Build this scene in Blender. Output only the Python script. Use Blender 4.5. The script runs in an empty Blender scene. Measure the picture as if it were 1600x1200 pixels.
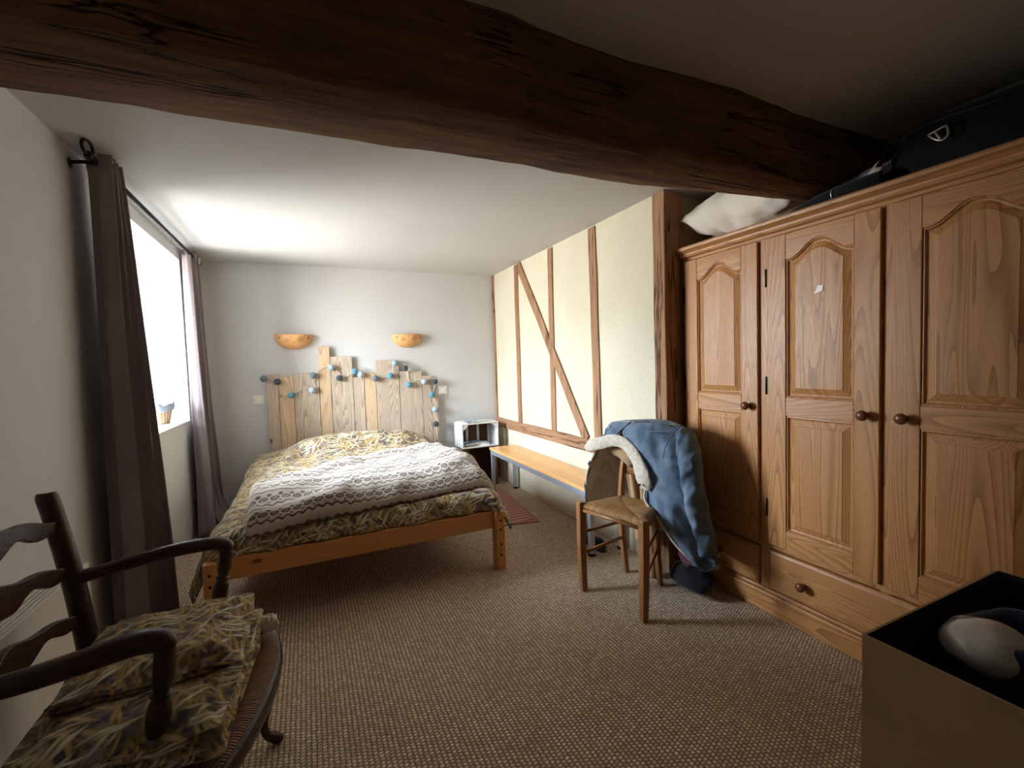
import bpy, bmesh, math, random
from mathutils import Vector, Matrix, noise
from math import sin, cos, pi, sqrt, exp, radians
random.seed(7)
S = bpy.context.scene
COL = S.collection

# ------------------------------------------------------------ camera
F = 700.0
_up = -Vector((460, 14300, F)).normalized()
_y = Vector((-320, -24, F)); _y = (_y - _up * _y.dot(_up)).normalized()
_x = _y.cross(_up)
if _x.x < 0: _x = -_x
# rows: world axes expressed in camera (right, down, forward)
M = Matrix((( _x.x, -_x.y, -_x.z), (_y.x, -_y.y, -_y.z), (_up.x, -_up.y, -_up.z)))
cam_d = bpy.data.cameras.new('camera')
cam_d.sensor_width = 36; cam_d.lens = F * 36 / 1600; cam_d.clip_start = .02
cam = bpy.data.objects.new('camera', cam_d); COL.objects.link(cam)
cam.matrix_world = Matrix.Translation((0, 0, 1.25)) @ M.to_4x4()
S.camera = cam

# ------------------------------------------------------------ world, daylight
W = bpy.data.worlds.new('sky'); S.world = W; W.use_nodes = True
nt = W.node_tree; nt.nodes.clear()
tc = nt.nodes.new('ShaderNodeTexCoord'); sp = nt.nodes.new('ShaderNodeSeparateXYZ')
mr = nt.nodes.new('ShaderNodeMapRange'); mr.inputs[1].default_value = -.12; mr.inputs[2].default_value = .25
mx = nt.nodes.new('ShaderNodeMix'); mx.data_type = 'RGBA'
mx.inputs[6].default_value = (.42, .42, .40, 1); mx.inputs[7].default_value = (.80, .92, 1.04, 1)
bg = nt.nodes.new('ShaderNodeBackground'); bg.inputs[1].default_value = 34
out = nt.nodes.new('ShaderNodeOutputWorld')
nt.links.new(tc.outputs['Generated'], sp.inputs[0]); nt.links.new(sp.outputs[2], mr.inputs[0])
nt.links.new(mr.outputs[0], mx.inputs[0]); nt.links.new(mx.outputs[2], bg.inputs[0]); nt.links.new(bg.outputs[0], out.inputs[0])
pd = bpy.data.lights.new('window_daylight', 'AREA'); pd.shape = 'RECTANGLE'; pd.size = 1.25; pd.size_y = 1.30
pd.cycles.is_portal = True
po = bpy.data.objects.new('window_daylight', pd); COL.objects.link(po)
po.matrix_world = Matrix.Translation((-1.36, 3.54, 1.49)) @ Matrix(((0, 0, -1), (-1, 0, 0), (0, 1, 0))).to_4x4()

S.view_settings.view_transform = 'Standard'; S.view_settings.look = 'None'
S.view_settings.gamma = 1; S.view_settings.use_curve_mapping = False
S.view_settings.exposure = 1.2
S.cycles.use_denoising = True
S.cycles.max_bounces = 12; S.cycles.diffuse_bounces = 8
S.cycles.sample_clamp_indirect = 8

# ------------------------------------------------------------ node helpers
class N:
    def __init__(s, nt, sock): s.nt = nt; s.s = sock
    def _m(s, op, o=None, o2=None):
        n = s.nt.nodes.new('ShaderNodeMath'); n.operation = op
        for i, v in enumerate((s, o, o2)):
            if v is None: continue
            if isinstance(v, N): s.nt.links.new(v.s, n.inputs[i])
            else: n.inputs[i].default_value = v
        return N(s.nt, n.outputs[0])
    def __add__(s, o): return s._m('ADD', o)
    def __sub__(s, o): return s._m('SUBTRACT', o)
    def __mul__(s, o): return s._m('MULTIPLY', o)
    def __truediv__(s, o): return s._m('DIVIDE', o)
    def fract(s): return s._m('FRACT')
    def floor(s): return s._m('FLOOR')
    def sin(s): return s._m('SINE')
    def abs(s): return s._m('ABSOLUTE')
    def pow(s, e): return s._m('POWER', e)
    def mx(s, o): return s._m('MAXIMUM', o)
    def mn(s, o): return s._m('MINIMUM', o)
    def sqrt(s): return s._m('SQRT')
    def lt(s, o, soft=0.02):       # smooth 1 where s < o
        return s.ramp(o - soft, o + soft, 1, 0)
    def ramp(s, a, b, c=0., d=1.):
        n = s.nt.nodes.new('ShaderNodeMapRange'); n.clamp = True
        s.nt.links.new(s.s, n.inputs[0])
        for i, v in zip((1, 2, 3, 4), (a, b, c, d)): n.inputs[i].default_value = v
        return N(s.nt, n.outputs[0])

class Mat:
    def __init__(s, name, rough=.7, color=(.5, .5, .5), metal=0, spec=.5, sheen=0):
        s.m = bpy.data.materials.new(name); s.m.use_nodes = True
        s.nt = s.m.node_tree; s.b = s.nt.nodes['Principled BSDF']
        s.b.inputs['Roughness'].default_value = rough
        s.b.inputs['Base Color'].default_value = (*color, 1)
        s.b.inputs['Metallic'].default_value = metal
        s.b.inputs['Specular IOR Level'].default_value = spec
        if sheen: s.b.inputs['Sheen Weight'].default_value = sheen
    def new(s, t): return s.nt.nodes.new('ShaderNode' + t)
    def link(s, a, b): s.nt.links.new(a, b)
    def coord(s, kind='Object', scale=(1, 1, 1), rot=(0, 0, 0), loc=(0, 0, 0), rnd=0):
        t = s.new('TexCoord'); m = s.new('Mapping'); s.link(t.outputs[kind], m.inputs[0])
        m.inputs['Scale'].default_value = scale; m.inputs['Rotation'].default_value = rot
        m.inputs['Location'].default_value = loc
        if rnd:
            oi = s.new('ObjectInfo'); ml = s.new('Math'); ml.operation = 'MULTIPLY'; ml.inputs[1].default_value = rnd
            s.link(oi.outputs['Random'], ml.inputs[0]); cb = s.new('CombineXYZ')
            for i in range(3): s.link(ml.outputs[0], cb.inputs[i])
            s.link(cb.outputs[0], m.inputs['Location'])
        return m.outputs[0]
    def noise(s, vec, scale=5, detail=4, rough=.5, dist=0):
        n = s.new('TexNoise'); s.link(vec, n.inputs['Vector'])
        n.inputs['Scale'].default_value = scale; n.inputs['Detail'].default_value = detail
        n.inputs['Roughness'].default_value = rough; n.inputs['Distortion'].default_value = dist
        return N(s.nt, n.outputs['Fac'])
    def noisecol(s, vec, scale=5, detail=2):
        n = s.new('TexNoise'); s.link(vec, n.inputs['Vector'])
        n.inputs['Scale'].default_value = scale; n.inputs['Detail'].default_value = detail
        return n.outputs['Color']
    def voro(s, vec, scale=5, feature='F1', dim='3D', rnd=1):
        n = s.new('TexVoronoi'); n.voronoi_dimensions = dim; n.feature = feature
        s.link(vec, n.inputs['Vector']); n.inputs['Scale'].default_value = scale; n.inputs['Randomness'].default_value = rnd
        return n
    def mix(s, f, a, b):
        n = s.new('Mix'); n.data_type = 'RGBA'
        for i, v in ((0, f), (6, a), (7, b)):
            if isinstance(v, N): s.link(v.s, n.inputs[i])
            elif hasattr(v, 'is_output'): s.link(v, n.inputs[i])
            elif i == 0: n.inputs[0].default_value = v
            else: n.inputs[i].default_value = (*v, 1)
        return n.outputs[2]
    def vmath(s, op, a, b):
        n = s.new('VectorMath'); n.operation = op
        for i, v in enumerate((a, b)):
            if hasattr(v, 'is_output'): s.link(v, n.inputs[i])
            else: n.inputs[i].default_value = v
        return n.outputs[0]
    def sep(s, vec):
        n = s.new('SeparateXYZ'); s.link(vec, n.inputs[0]); return [N(s.nt, n.outputs[i]) for i in range(3)]
    def color(s, c): s.link(c, s.b.inputs['Base Color'])
    def rough(s, n): s.link(n.s, s.b.inputs['Roughness'])
    def bump(s, h, strength=.5, dist=.01):
        n = s.new('Bump'); s.link(h.s, n.inputs['Height']); n.inputs['Strength'].default_value = strength
        n.inputs['Distance'].default_value = dist; s.link(n.outputs[0], s.b.inputs['Normal'])

def srgb(r, g, b):
    f = lambda c: (c / 255 / 12.92) if c / 255 <= .04045 else ((c / 255 + .055) / 1.055) ** 2.4
    return (f(r), f(g), f(b))

def paint(name, col, rough=.85, bump=.15, scale=60, bd=.004):
    m = Mat(name, rough); v = m.coord()
    n = m.noise(v, 2.5, 3)
    m.color(m.mix(n, tuple(c * .95 for c in col), tuple(min(1, c * 1.03) for c in col)))
    m.bump(m.noise(v, scale, 4), bump, bd); return m.m

def wood(name, dark, light, axis=2, rings=9, rough=.45, bump=.25, stretch=10, contrast=1., fine=.5, spec=.4, knots=None):
    m = Mat(name, rough, spec=spec)
    sc = [stretch] * 3; sc[axis] = 1.0
    v = m.coord('Object', tuple(sc), rnd=13.7)
    sc2 = [stretch * .55] * 3; sc2[axis] = .28
    v2 = m.coord('Object', tuple(sc2), rnd=9.1)
    base = m.noise(v2, 1.1, 2, .4, .25)
    ring = ((base * rings * 5.5) + m.noise(v, 3, 2) * .25).fract()
    streak = m.noise(v, rings * 3, 3, .6)
    f = (ring.pow(2.2) * (.55 * contrast)) + (streak * fine)
    c = m.mix(f.ramp(.1, 1.0), light, dark)
    if knots:
        sk = [3.0] * 3; sk[axis] = 1.6
        k = m.voro(m.coord('Object', tuple(sk), rnd=5), 2.2)
        d = N(m.nt, k.outputs['Distance'])
        c = m.mix(d.ramp(.05, .11, .85, 0), c, knots)
    m.color(c); m.rough(streak.ramp(.2, .8, rough - .1, rough + .12))
    m.bump(f, bump, .0015); return m.m

def cloth(name, col, col2=None, rough=.95, scale=350, bump=.25, blotch=6, sheen=.2):
    m = Mat(name, rough, spec=.15, sheen=sheen); v = m.coord()
    col2 = col2 or tuple(c * .8 for c in col)
    m.color(m.mix(m.noise(v, blotch, 5, .6).ramp(.3, .7), col, col2))
    m.bump(m.noise(v, scale, 2) + m.noise(v, 30, 3), bump, .002); return m.m

def plain(name, col, rough=.5, metal=0, spec=.5): return Mat(name, rough, col, metal, spec).m

def straw_print(name):
    m = Mat(name, .9, spec=.12, sheen=.08)
    uv = m.coord('UV')
    w1 = m.vmath('SCALE', m.vmath('SUBTRACT', m.noisecol(uv, 5, 2), (.5, .5, .5)), (0, 0, 0)); w1.node.inputs['Scale'].default_value = .07
    uvw = m.vmath('ADD', uv, w1)
    c = m.mix(m.noise(uv, 22, 3).ramp(.42, .58), srgb(74, 68, 74), srgb(136, 126, 126))
    L = [(1.9, 7, 60, .30, srgb(120, 98, 70)), (.35, 8, 60, .30, srgb(142, 118, 86)), (2.65, 7, 54, .30, srgb(164, 138, 94)), (1.15, 8, 70, .28, srgb(204, 174, 122)),
         (.62, 7, 60, .28, srgb(214, 190, 140)), (2.25, 8, 70, .26, srgb(238, 226, 194)), (1.55, 6, 64, .24, srgb(200, 166, 102)), (2.95, 6, 80, .22, srgb(244, 234, 206))]
    for i, (a, sx, sy, th, col) in enumerate(L):
        mp = m.new('Mapping'); m.link(uvw, mp.inputs[0])
        mp.inputs['Rotation'].default_value = (0, 0, a); mp.inputs['Location'].default_value = (i * 3.7, i * 1.3, 0)
        sc = m.vmath('MULTIPLY', mp.outputs[0], (sx * .8, sy * .74, 1))
        vo = m.voro(sc, 1, dim='2D'); d = N(m.nt, vo.outputs['Distance'])
        gate = m.noise(m.coord('UV', loc=(i * 2.3, i * .9, 0)), 9, 1).ramp(.42, .50)
        c = m.mix(d.ramp(th, th + .05, 1, 0) * gate, c, m.mix(d.ramp(0, th), col, tuple(x * .5 for x in col)))
    m.color(c); m.bump(m.noise(uv, 500, 2), .15, .001); return m.m

def knit_print(name):
    m = Mat(name, 1, spec=.05, sheen=.4)
    u, v, _ = m.sep(m.coord('UV'))
    nz = m.noise(m.coord('UV'), 20, 3)
    v2 = v + (nz - .5) * .012
    t = (v2 / .17).fract()
    uu = (u + (nz - .5) * .01)
    cell = ((uu / .055).fract() - .5) * .055          # metres from ornament centre
    zig = ((uu / .05).fract() - .5).abs() * .035
    tm = t * .17
    def line(c, w): return ((tm - (zig + c)).abs()).lt(w, .0015)
    dy = tm - .115
    r = (cell * cell + dy * dy).sqrt()
    ring = (r - .017).abs().lt(.006, .002)
    core = r.lt(.008, .002)
    cell2 = (((uu / .055 + .5)).fract() - .5) * .055
    r2 = (cell2 * cell2 + (tm - .148) * (tm - .148)).sqrt()
    dot = r2.lt(.012, .002)
    zl = line(.052, .007).mx((tm - ((((uu / .05).fract() - .5).abs() * .6 + .0) * .02 + .012)).abs().lt(.0045, .002))
    r3 = (cell2 * cell2 + (tm - .083) * (tm - .083)).sqrt()
    f = ring.mx(core).mx(dot).mx(zl).mx(r3.lt(.006, .002))
    fuzz = m.noise(m.coord('UV'), 90, 4)
    f = f * fuzz.ramp(.25, .5, .55, 1.)
    cream = m.mix(fuzz, srgb(174, 163, 148), srgb(208, 199, 186))
    brown = m.mix(fuzz, srgb(70, 44, 34), srgb(108, 74, 58))
    m.color(m.mix(f, cream, brown))
    m.bump(fuzz + m.noise(m.coord('UV'), 220, 2) * .5, .8, .006); return m.m

def sisal(name):
    m = Mat(name, .95, spec=.1)
    x, y, _ = m.sep(m.coord('Object'))
    nz = m.noise(m.coord('Object'), 45, 2)
    xs = (x + (nz - .5) * .009) / .0165; row = xs.floor()
    off = (row * .5).fract()
    ys = (y + (nz - .5) * .008) / .0135 + off
    bx = (xs.fract() * pi).sin(); by = (ys.fract() * pi).sin()
    h = (bx * by).pow(.7)
    cellr = m.new('TexWhiteNoise'); cellr.noise_dimensions = '2D'
    cb = m.new('CombineXYZ'); m.link(row.s, cb.inputs[0]); m.link(ys.floor().s, cb.inputs[1]); m.link(cb.outputs[0], cellr.inputs['Vector'])
    rv = N(m.nt, cellr.outputs['Value'])
    fib = m.noise(m.coord('Object', (300, 900, 300)), 1, 2)
    hi = m.mix(rv, srgb(202, 182, 156), srgb(250, 234, 212))
    lo = srgb(138, 114, 92)
    big = m.noise(m.coord('Object'), 1.3, 3)
    c = m.mix((h.ramp(.25, .8) * fib.ramp(.2, .8, .75, 1)), lo, hi)
    c = m.mix(big.ramp(.35, .7, 0, .25), c, srgb(176, 150, 122))
    m.color(c); m.bump(h, .5, .005); return m.m

def rush(name, c1, c2):
    m = Mat(name, .55, spec=.4)
    u, v, _ = m.sep(m.coord('UV'))
    nz = m.noise(m.coord('UV', (120, 8, 1)), 1, 3)
    s_ = ((u + (nz - .5) * .003) / .0065).fract() - .5
    h = s_.abs().ramp(.1, .5, 1, 0)
    rn = m.noise(m.coord('UV', (150, 3, 1)), 1, 2)
    c = m.mix(rn.ramp(.3, .7), c1, c2)
    m.color(m.mix(h.ramp(0, .5, .75, 0), c, tuple(x * .25 for x in c1)))
    m.bump(h, .8, .003); return m.m

def rough_plaster(name):
    m = Mat(name, .95, spec=.1); v = m.coord()
    n = m.noise(v, 38, 6, .65); big = m.noise(v, 1.6, 4)
    c = m.mix(big.ramp(.3, .7), srgb(202, 192, 168), srgb(212, 203, 182))
    c = m.mix(n.ramp(.35, .45, .3, 0), c, srgb(204, 188, 154))
    m.color(c); m.bump(n, .7, .012); return m.m

def old_beam(name, c1, c2, crack, axis=0):
    m = Mat(name, .85, spec=.2)
    sc = [9.] * 3; sc[axis] = 1.0
    v = m.coord('Object', tuple(sc), rnd=4)
    n = m.noise(v, 1.6, 6, .65, .4); st = m.noise(v, 9, 4, .6)
    sc2 = [9.] * 3; sc2[axis] = .42
    v2 = m.coord('Object', tuple(sc2), rnd=2)
    cr = ((m.noise(v2, 1.3, 4, .55, .1) - .5).abs()).lt(.010, .010) * m.noise(m.coord('Object', rnd=1), 2.2, 2).ramp(.45, .55)
    pits = N(m.nt, m.voro(m.coord('Object'), 13).outputs['Distance']).ramp(.03, .12, 1, 0) * m.noise(m.coord('Object'), 3, 2).ramp(.5, .6)
    c = m.mix((n * .7 + st * .35).ramp(.3, .75), c1, c2)
    c = m.mix(cr.mx(pits * .6), c, crack)
    m.color(c); m.bump(n * .5 + st * .35 - cr * .8, .7, .012); return m.m

MT = dict(
    white=paint('white_plaster', srgb(222, 222, 222), bump=.2, scale=40),
    backwhite=paint('cool_white_plaster', srgb(200, 197, 193), bump=.2, scale=40),
    ceil=paint('ceiling_paint', srgb(196, 194, 190), bump=.08, scale=15),
    beige=paint('beige_plaster', srgb(205, 190, 155), bump=.3),
    yellow=rough_plaster('rough_cream_plaster'),
    sisal=sisal('sisal_weave'),
    beam=old_beam('old_oak', srgb(60, 38, 26), srgb(148, 112, 82), srgb(18, 10, 7), 0),
    post=old_beam('old_oak_upright', srgb(120, 86, 62), srgb(176, 136, 104), srgb(62, 40, 28), 2),
    posth=old_beam('old_oak_rail', srgb(120, 86, 62), srgb(176, 136, 104), srgb(62, 40, 28), 1),
    pine=wood('orange_pine', srgb(184, 120, 62), srgb(216, 156, 92), 0, 5, .4, .1, 12, .6, .35, knots=srgb(90, 40, 16)),
    pinez=wood('orange_pine_upright', srgb(184, 120, 62), srgb(216, 156, 92), 2, 5, .4, .1, 12, .6, .35, knots=srgb(90, 40, 16)),
    oakz=wood('wardrobe_oak_upright', srgb(134, 84, 44), srgb(204, 148, 92), 2, 8, .4, .3, 9),
    oaky=wood('wardrobe_oak_rail', srgb(134, 84, 44), srgb(204, 148, 92), 1, 8, .4, .3, 9),
    oakd=wood('wardrobe_oak_edge', srgb(118, 70, 36), srgb(160, 104, 60), 2, 8, .45, .2, 9),
    knob=plain('turned_oak_knob', srgb(112, 66, 38), .3),
    plank=wood('weathered_pallet', srgb(156, 136, 118), srgb(214, 194, 172), 2, 9, .8, .4, 9, 1.1, .8, .2, knots=srgb(96, 70, 46)),
    plank2=wood('warm_pallet', srgb(178, 144, 112), srgb(222, 194, 160), 2, 7, .8, .4, 9, 1, .7, .2, knots=srgb(100, 64, 36)),
    bench=wood('bench_beech', srgb(206, 146, 84), srgb(232, 178, 114), 1, 6, .3, .05, 12, .5, .4),
    chairw=wood('chair_ash', srgb(104, 66, 36), srgb(154, 106, 64), 2, 5, .35, .1, 10, .6, .4),
    dark=wood('dark_walnut', srgb(34, 18, 14), srgb(62, 36, 28), 0, 5, .3, .1, 8, .6, .4),
    alu=plain('grey_steel', srgb(188, 194, 205), .35, .6),
    blackrub=plain('black_rubber', srgb(18, 18, 20), .6),
    blackm=plain('black_iron', srgb(24, 22, 22), .45, .5),
    cable=plain('cream_cord', srgb(214, 204, 184), .7),
    steel=plain('bright_steel', srgb(220, 218, 210), .3, .8),
    curt=cloth('taupe_curtain', srgb(146, 132, 134), srgb(130, 118, 120), .95, 500, .15, 2, .3),
    duvet=straw_print('straw_print_cotton'),
    knit=knit_print('brown_cream_fleece'),
    denim=cloth('blue_denim', srgb(122, 140, 158), srgb(66, 84, 106), .9, 700, .3, 9, .15),
    denim_light=cloth('denim_stitching', srgb(112, 126, 142), srgb(88, 104, 124), .9, 300, .1),
    sherpa=cloth('cream_sherpa', srgb(222, 212, 196), srgb(186, 174, 156), 1, 160, 1.0, 60, .5),
    tan=cloth('tan_cotton', srgb(186, 152, 116), srgb(150, 118, 88), .95, 300, .2),
    plaid=cloth('plum_wool', srgb(104, 62, 70), srgb(70, 40, 48), .95, 200, .3, 25),
    blackc=cloth('black_canvas', srgb(24, 24, 30), srgb(15, 15, 20), .8, 300, .3),
    navy=cloth('navy_cloth', srgb(32, 46, 82), srgb(20, 30, 56), .9, 300, .3),
    whitec=cloth('white_cotton', srgb(236, 228, 216), srgb(224, 214, 200), .95, 200, .15),
    card=cloth('brown_card', srgb(164, 134, 98), srgb(150, 122, 88), .9, 50, .05),
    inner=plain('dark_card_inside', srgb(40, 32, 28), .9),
    plastic=plain('white_plastic', srgb(226, 220, 204), .35),
    enamel=plain('white_enamel', srgb(232, 228, 220), .35),
    crate=wood('whitewashed_slats', srgb(186, 188, 188), srgb(226, 226, 222), 0, 6, .8, .3, 9, .6, .5, .2),
    dcrate=wood('dark_brown_slats', srgb(62, 42, 30), srgb(96, 68, 50), 2, 6, .8, .3, 9, .6, .5, .2),
    rush=rush('golden_rush', srgb(138, 92, 48), srgb(196, 150, 92)),
    rushd=rush('brown_rush', srgb(104, 66, 36), srgb(150, 104, 62)),
    wicker=None, rug=None,
)
def mk_terracotta():
    m = Mat('glazed_terracotta', .55); v = m.coord()
    m.color(m.mix(m.noise(v, 9, 3), srgb(206, 144, 86), srgb(226, 174, 116))); return m.m
MT['terra'] = mk_terracotta()
MT['engrave'] = plain('engraved_line', srgb(140, 96, 56), .8)
def mk_wicker():
    m = Mat('wicker_weave', .7)
    u, v, _ = m.sep(m.coord('UV'))
    a = (u / .022).fract(); b = (v / .009 + (u / .022).floor() * .5).fract()
    h = ((a * pi).sin() * (b * pi).sin()).pow(.6)
    m.color(m.mix(h, srgb(120, 88, 62), srgb(212, 180, 146))); m.bump(h, .8, .004); return m.m
MT['wicker'] = mk_wicker()
def mk_rug():
    m = Mat('rag_rug_stripes', .95, spec=.05)
    x, y, _ = m.sep(m.coord('Object'))
    nz = m.noise(m.coord('Object'), 30, 3)
    t = ((y + (nz - .5) * .008) / .055).fract()
    s_ = (t - .5).abs()
    h = ((y / .011).fract() * pi).sin()
    c = m.mix(s_.ramp(.15, .3), srgb(178, 122, 112), srgb(206, 160, 146))
    c = m.mix((t - .8).abs().lt(.07, .02), c, srgb(122, 82, 80))
    m.color(c); m.bump(h + nz, .6, .004); return m.m
MT['rug'] = mk_rug()
def mk_check():
    m = Mat('checked_cotton', .9)
    x, y, z = m.sep(m.coord('Object'))
    a = (y / .012).fract().lt(.4, .05); b = (z / .012).fract().lt(.4, .05)
    m.color(m.mix((a + b) * .4, srgb(220, 220, 225), srgb(60, 66, 92))); return m.m
MT['check'] = mk_check()
def mk_cover():
    m = Mat('magazine_cover', .3)
    v = m.coord('Object')
    n = m.noise(v, 9, 4, .6)
    m.color(m.mix(n.ramp(.42, .56), srgb(70, 104, 138), srgb(214, 222, 228))); return m.m
MT['cover'] = mk_cover()
def mk_pages():
    m = Mat('magazine_pages', .7)
    m.color(m.mix(m.noise(m.coord(), 14, 4), srgb(150, 160, 175), srgb(205, 210, 214))); return m.m
MT['pages'] = mk_pages()
def mk_glass():
    m = Mat('window_glass', 0.0)
    b = m.b; b.inputs['Transmission Weight'].default_value = 1; b.inputs['IOR'].default_value = 1.0
    b.inputs['Base Color'].default_value = (1, 1, 1, 1); b.inputs['Specular IOR Level'].default_value = .2
    nt = m.nt; tr = nt.nodes.new('ShaderNodeBsdfTransparent'); gl = nt.nodes.new('ShaderNodeBsdfGlossy'); gl.inputs['Roughness'].default_value = .02
    fr = nt.nodes.new('ShaderNodeFresnel'); fr.inputs[0].default_value = 1.45; mx = nt.nodes.new('ShaderNodeMixShader')
    nt.links.new(fr.outputs[0], mx.inputs[0]); nt.links.new(tr.outputs[0], mx.inputs[1]); nt.links.new(gl.outputs[0], mx.inputs[2])
    nt.links.new(mx.outputs[0], nt.nodes['Material Output'].inputs[0]); return m.m
MT['glass'] = mk_glass()
def mk_film():
    m = Mat('clear_polythene_wrap', .25); v = m.coord()
    m.color(m.mix(m.noise(v, 12, 4), srgb(205, 205, 205), srgb(226, 226, 222)))
    m.b.inputs['Coat Weight'].default_value = .8; m.b.inputs['Coat Roughness'].default_value = .12
    m.bump(m.noise(v, 7, 4, .5, .6), .5, .02); return m.m
MT['film'] = mk_film()

# ------------------------------------------------------------ mesh helpers
def BM(): return bmesh.new()
def obj(name, bm, mats, parent=None, smooth=False, bevel=0, seg=2, subsurf=0, solid=0, soff=-1, smat=0, local=False, angle=40):
    if not isinstance(mats, (list, tuple)): mats = [mats]
    bmesh.ops.recalc_face_normals(bm, faces=bm.faces) if not smooth == 'keep' else None
    me = bpy.data.meshes.new(name); bm.to_mesh(me); bm.free()
    for m in mats: me.materials.append(MT[m] if isinstance(m, str) else m)
    o = bpy.data.objects.new(name, me); COL.objects.link(o)
    if parent:
        o.parent = parent
        if not local: me.transform(world(parent).inverted())
    else:
        if not local:
            n = len(me.vertices)
            if n:
                xs = [v.co for v in me.vertices]
                c = Vector(((min(v.x for v in xs) + max(v.x for v in xs)) / 2, (min(v.y for v in xs) + max(v.y for v in xs)) / 2, min(v.z for v in xs)))
                me.transform(Matrix.Translation(-c)); o.location = c
    if smooth: me.polygons.foreach_set('use_smooth', [True] * len(me.polygons))
    if solid:
        md = o.modifiers.new('thick', 'SOLIDIFY'); md.thickness = solid; md.offset = soff; md.material_offset = smat; md.use_even_offset = False
    if bevel:
        md = o.modifiers.new('bevel', 'BEVEL'); md.width = bevel; md.segments = seg; md.limit_method = 'ANGLE'; md.angle_limit = radians(angle)
    if subsurf:
        md = o.modifiers.new('sub', 'SUBSURF'); md.levels = subsurf; md.render_levels = subsurf
    return o
def world(o):
    m = Matrix.Translation(o.location) @ o.rotation_euler.to_matrix().to_4x4()
    return (world(o.parent) @ m) if o.parent else m
def tag(o, label, cat, group=None):
    o['label'] = label; o['category'] = cat
    if group: o['group'] = group
    return o
def thing(name, label, cat, loc=(0, 0, 0), rz=0, group=None):
    o = bpy.data.objects.new(name, None); COL.objects.link(o); o.empty_display_size = .05
    o.location = loc; o.rotation_euler = (0, 0, rz); return tag(o, label, cat, group)
def struct(o, label=None):
    o['kind'] = 'structure'
    if label: o['label'] = label
    return o
def box(bm, x0, x1, y0, y1, z0, z1, mi=0):
    vs = [bm.verts.new((x, y, z)) for x in (x0, x1) for y in (y0, y1) for z in (z0, z1)]
    for q in ((0, 1, 3, 2), (4, 6, 7, 5), (0, 4, 5, 1), (2, 3, 7, 6), (0, 2, 6, 4), (1, 5, 7, 3)):
        f = bm.faces.new([vs[i] for i in q]); f.material_index = mi
    return vs
def cr(pts, n=6):
    """catmull-rom through tuples of any length"""
    P = [tuple(p) for p in pts]; P = [P[0]] + P + [P[-1]]; out = []
    for i in range(1, len(P) - 2):
        for k in range(n):
            t = k / n
            out.append(tuple(.5 * ((2 * b) + (-a + c) * t + (2 * a - 5 * b + 4 * c - d) * t * t + (-a + 3 * b - 3 * c + d) * t ** 3)
                             for a, b, c, d in zip(P[i - 1], P[i], P[i + 1], P[i + 2])))
    out.append(P[-2]); return out
def sweep(bm, pts, n=10, sub=6, mi=0, up=None, flat=1., caps=True, closed=False):
    """pts: (x,y,z,r) ; elliptical section, flat = ratio along the binormal"""
    P = cr(pts, sub) if sub > 1 else [tuple(p) for p in pts]
    rings = []; prevn = None; uvl = None
    for i, p in enumerate(P):
        a = Vector(P[max(0, i - 1)][:3]); b = Vector(P[min(len(P) - 1, i + 1)][:3])
        t = (b - a).normalized() if (b - a).length > 1e-9 else Vector((0, 0, 1))
        if prevn is None:
            u = Vector(up) if up else (Vector((0, 0, 1)) if abs(t.z) < .9 else Vector((1, 0, 0)))
            nrm = (u - t * u.dot(t)).normalized()
        else:
            nrm = (prevn - t * prevn.dot(t)).normalized()
        prevn = nrm; bn = t.cross(nrm)
        rings.append([bm.verts.new(Vector(p[:3]) + (nrm * cos(2 * pi * k / n) + bn * sin(2 * pi * k / n) * flat) * p[3]) for k in range(n)])
    fs = []
    for i in range(len(rings) - 1):
        for k in range(n):
            f = bm.faces.new((rings[i][k], rings[i][(k + 1) % n], rings[i + 1][(k + 1) % n], rings[i + 1][k])); f.material_index = mi; f.smooth = True
    if caps:
        for r in (rings[0][::-1], rings[-1]):
            f = bm.faces.new(r); f.material_index = mi
    return rings
def lathe(bm, prof, c, axis='z', n=20, mi=0, a0=0, a1=2 * pi, cap=True):
    """prof: (r, h)"""
    full = abs(a1 - a0 - 2 * pi) < 1e-6; m = n if full else n + 1
    def P(r, h, a):
        x, y = r * cos(a), r * sin(a)
        if axis == 'z': v = (x, y, h)
        elif axis == 'x': v = (h, x, y)
        else: v = (x, h, y)
        return Vector(c) + Vector(v)
    R = [[bm.verts.new(P(r, h, a0 + (a1 - a0) * k / n)) for k in range(m)] for r, h in prof]
    for i in range(len(R) - 1):
        for k in range(n):
            f = bm.faces.new((R[i][k], R[i][(k + 1) % m], R[i + 1][(k + 1) % m], R[i + 1][k])); f.material_index = mi; f.smooth = True
    if cap and full:
        for r in (R[0][::-1], R[-1]):
            bm.faces.new(r).material_index = mi
    return R
def grid(bm, fn, nu, nv, uvf=None, mi=0, wrapu=False):
    """fn(u,v)->point, u,v in 0..1"""
    mu = nu if wrapu else nu + 1
    V = [[bm.verts.new(fn(i / nu, j / nv)) for i in range(mu)] for j in range(nv + 1)]
    lay = bm.loops.layers.uv.verify()
    for j in range(nv):
        for i in range(nu):
            i2 = (i + 1) % mu
            f = bm.faces.new((V[j][i], V[j][i2], V[j + 1][i2], V[j + 1][i])); f.smooth = True; f.material_index = mi
            if uvf:
                for l, (a, b) in zip(f.loops, ((i, j), (i + 1, j), (i + 1, j + 1), (i, j + 1))):
                    l[lay].uv = uvf(a / nu, b / nv)
    return V
def sphere(bm, c, r, sc=(1, 1, 1), n=16, mi=0, rot=None):
    m = Matrix.Translation(c) @ (rot.to_4x4() if rot else Matrix.Identity(4)) @ Matrix.Diagonal((*[r * s for s in sc], 1))
    ret = bmesh.ops.create_uvsphere(bm, u_segments=n, v_segments=n // 2 + 2, radius=1, matrix=m)
    for v in ret['verts']:
        for f in v.link_faces: f.smooth = True; f.material_index = mi
    return ret['verts']
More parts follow.
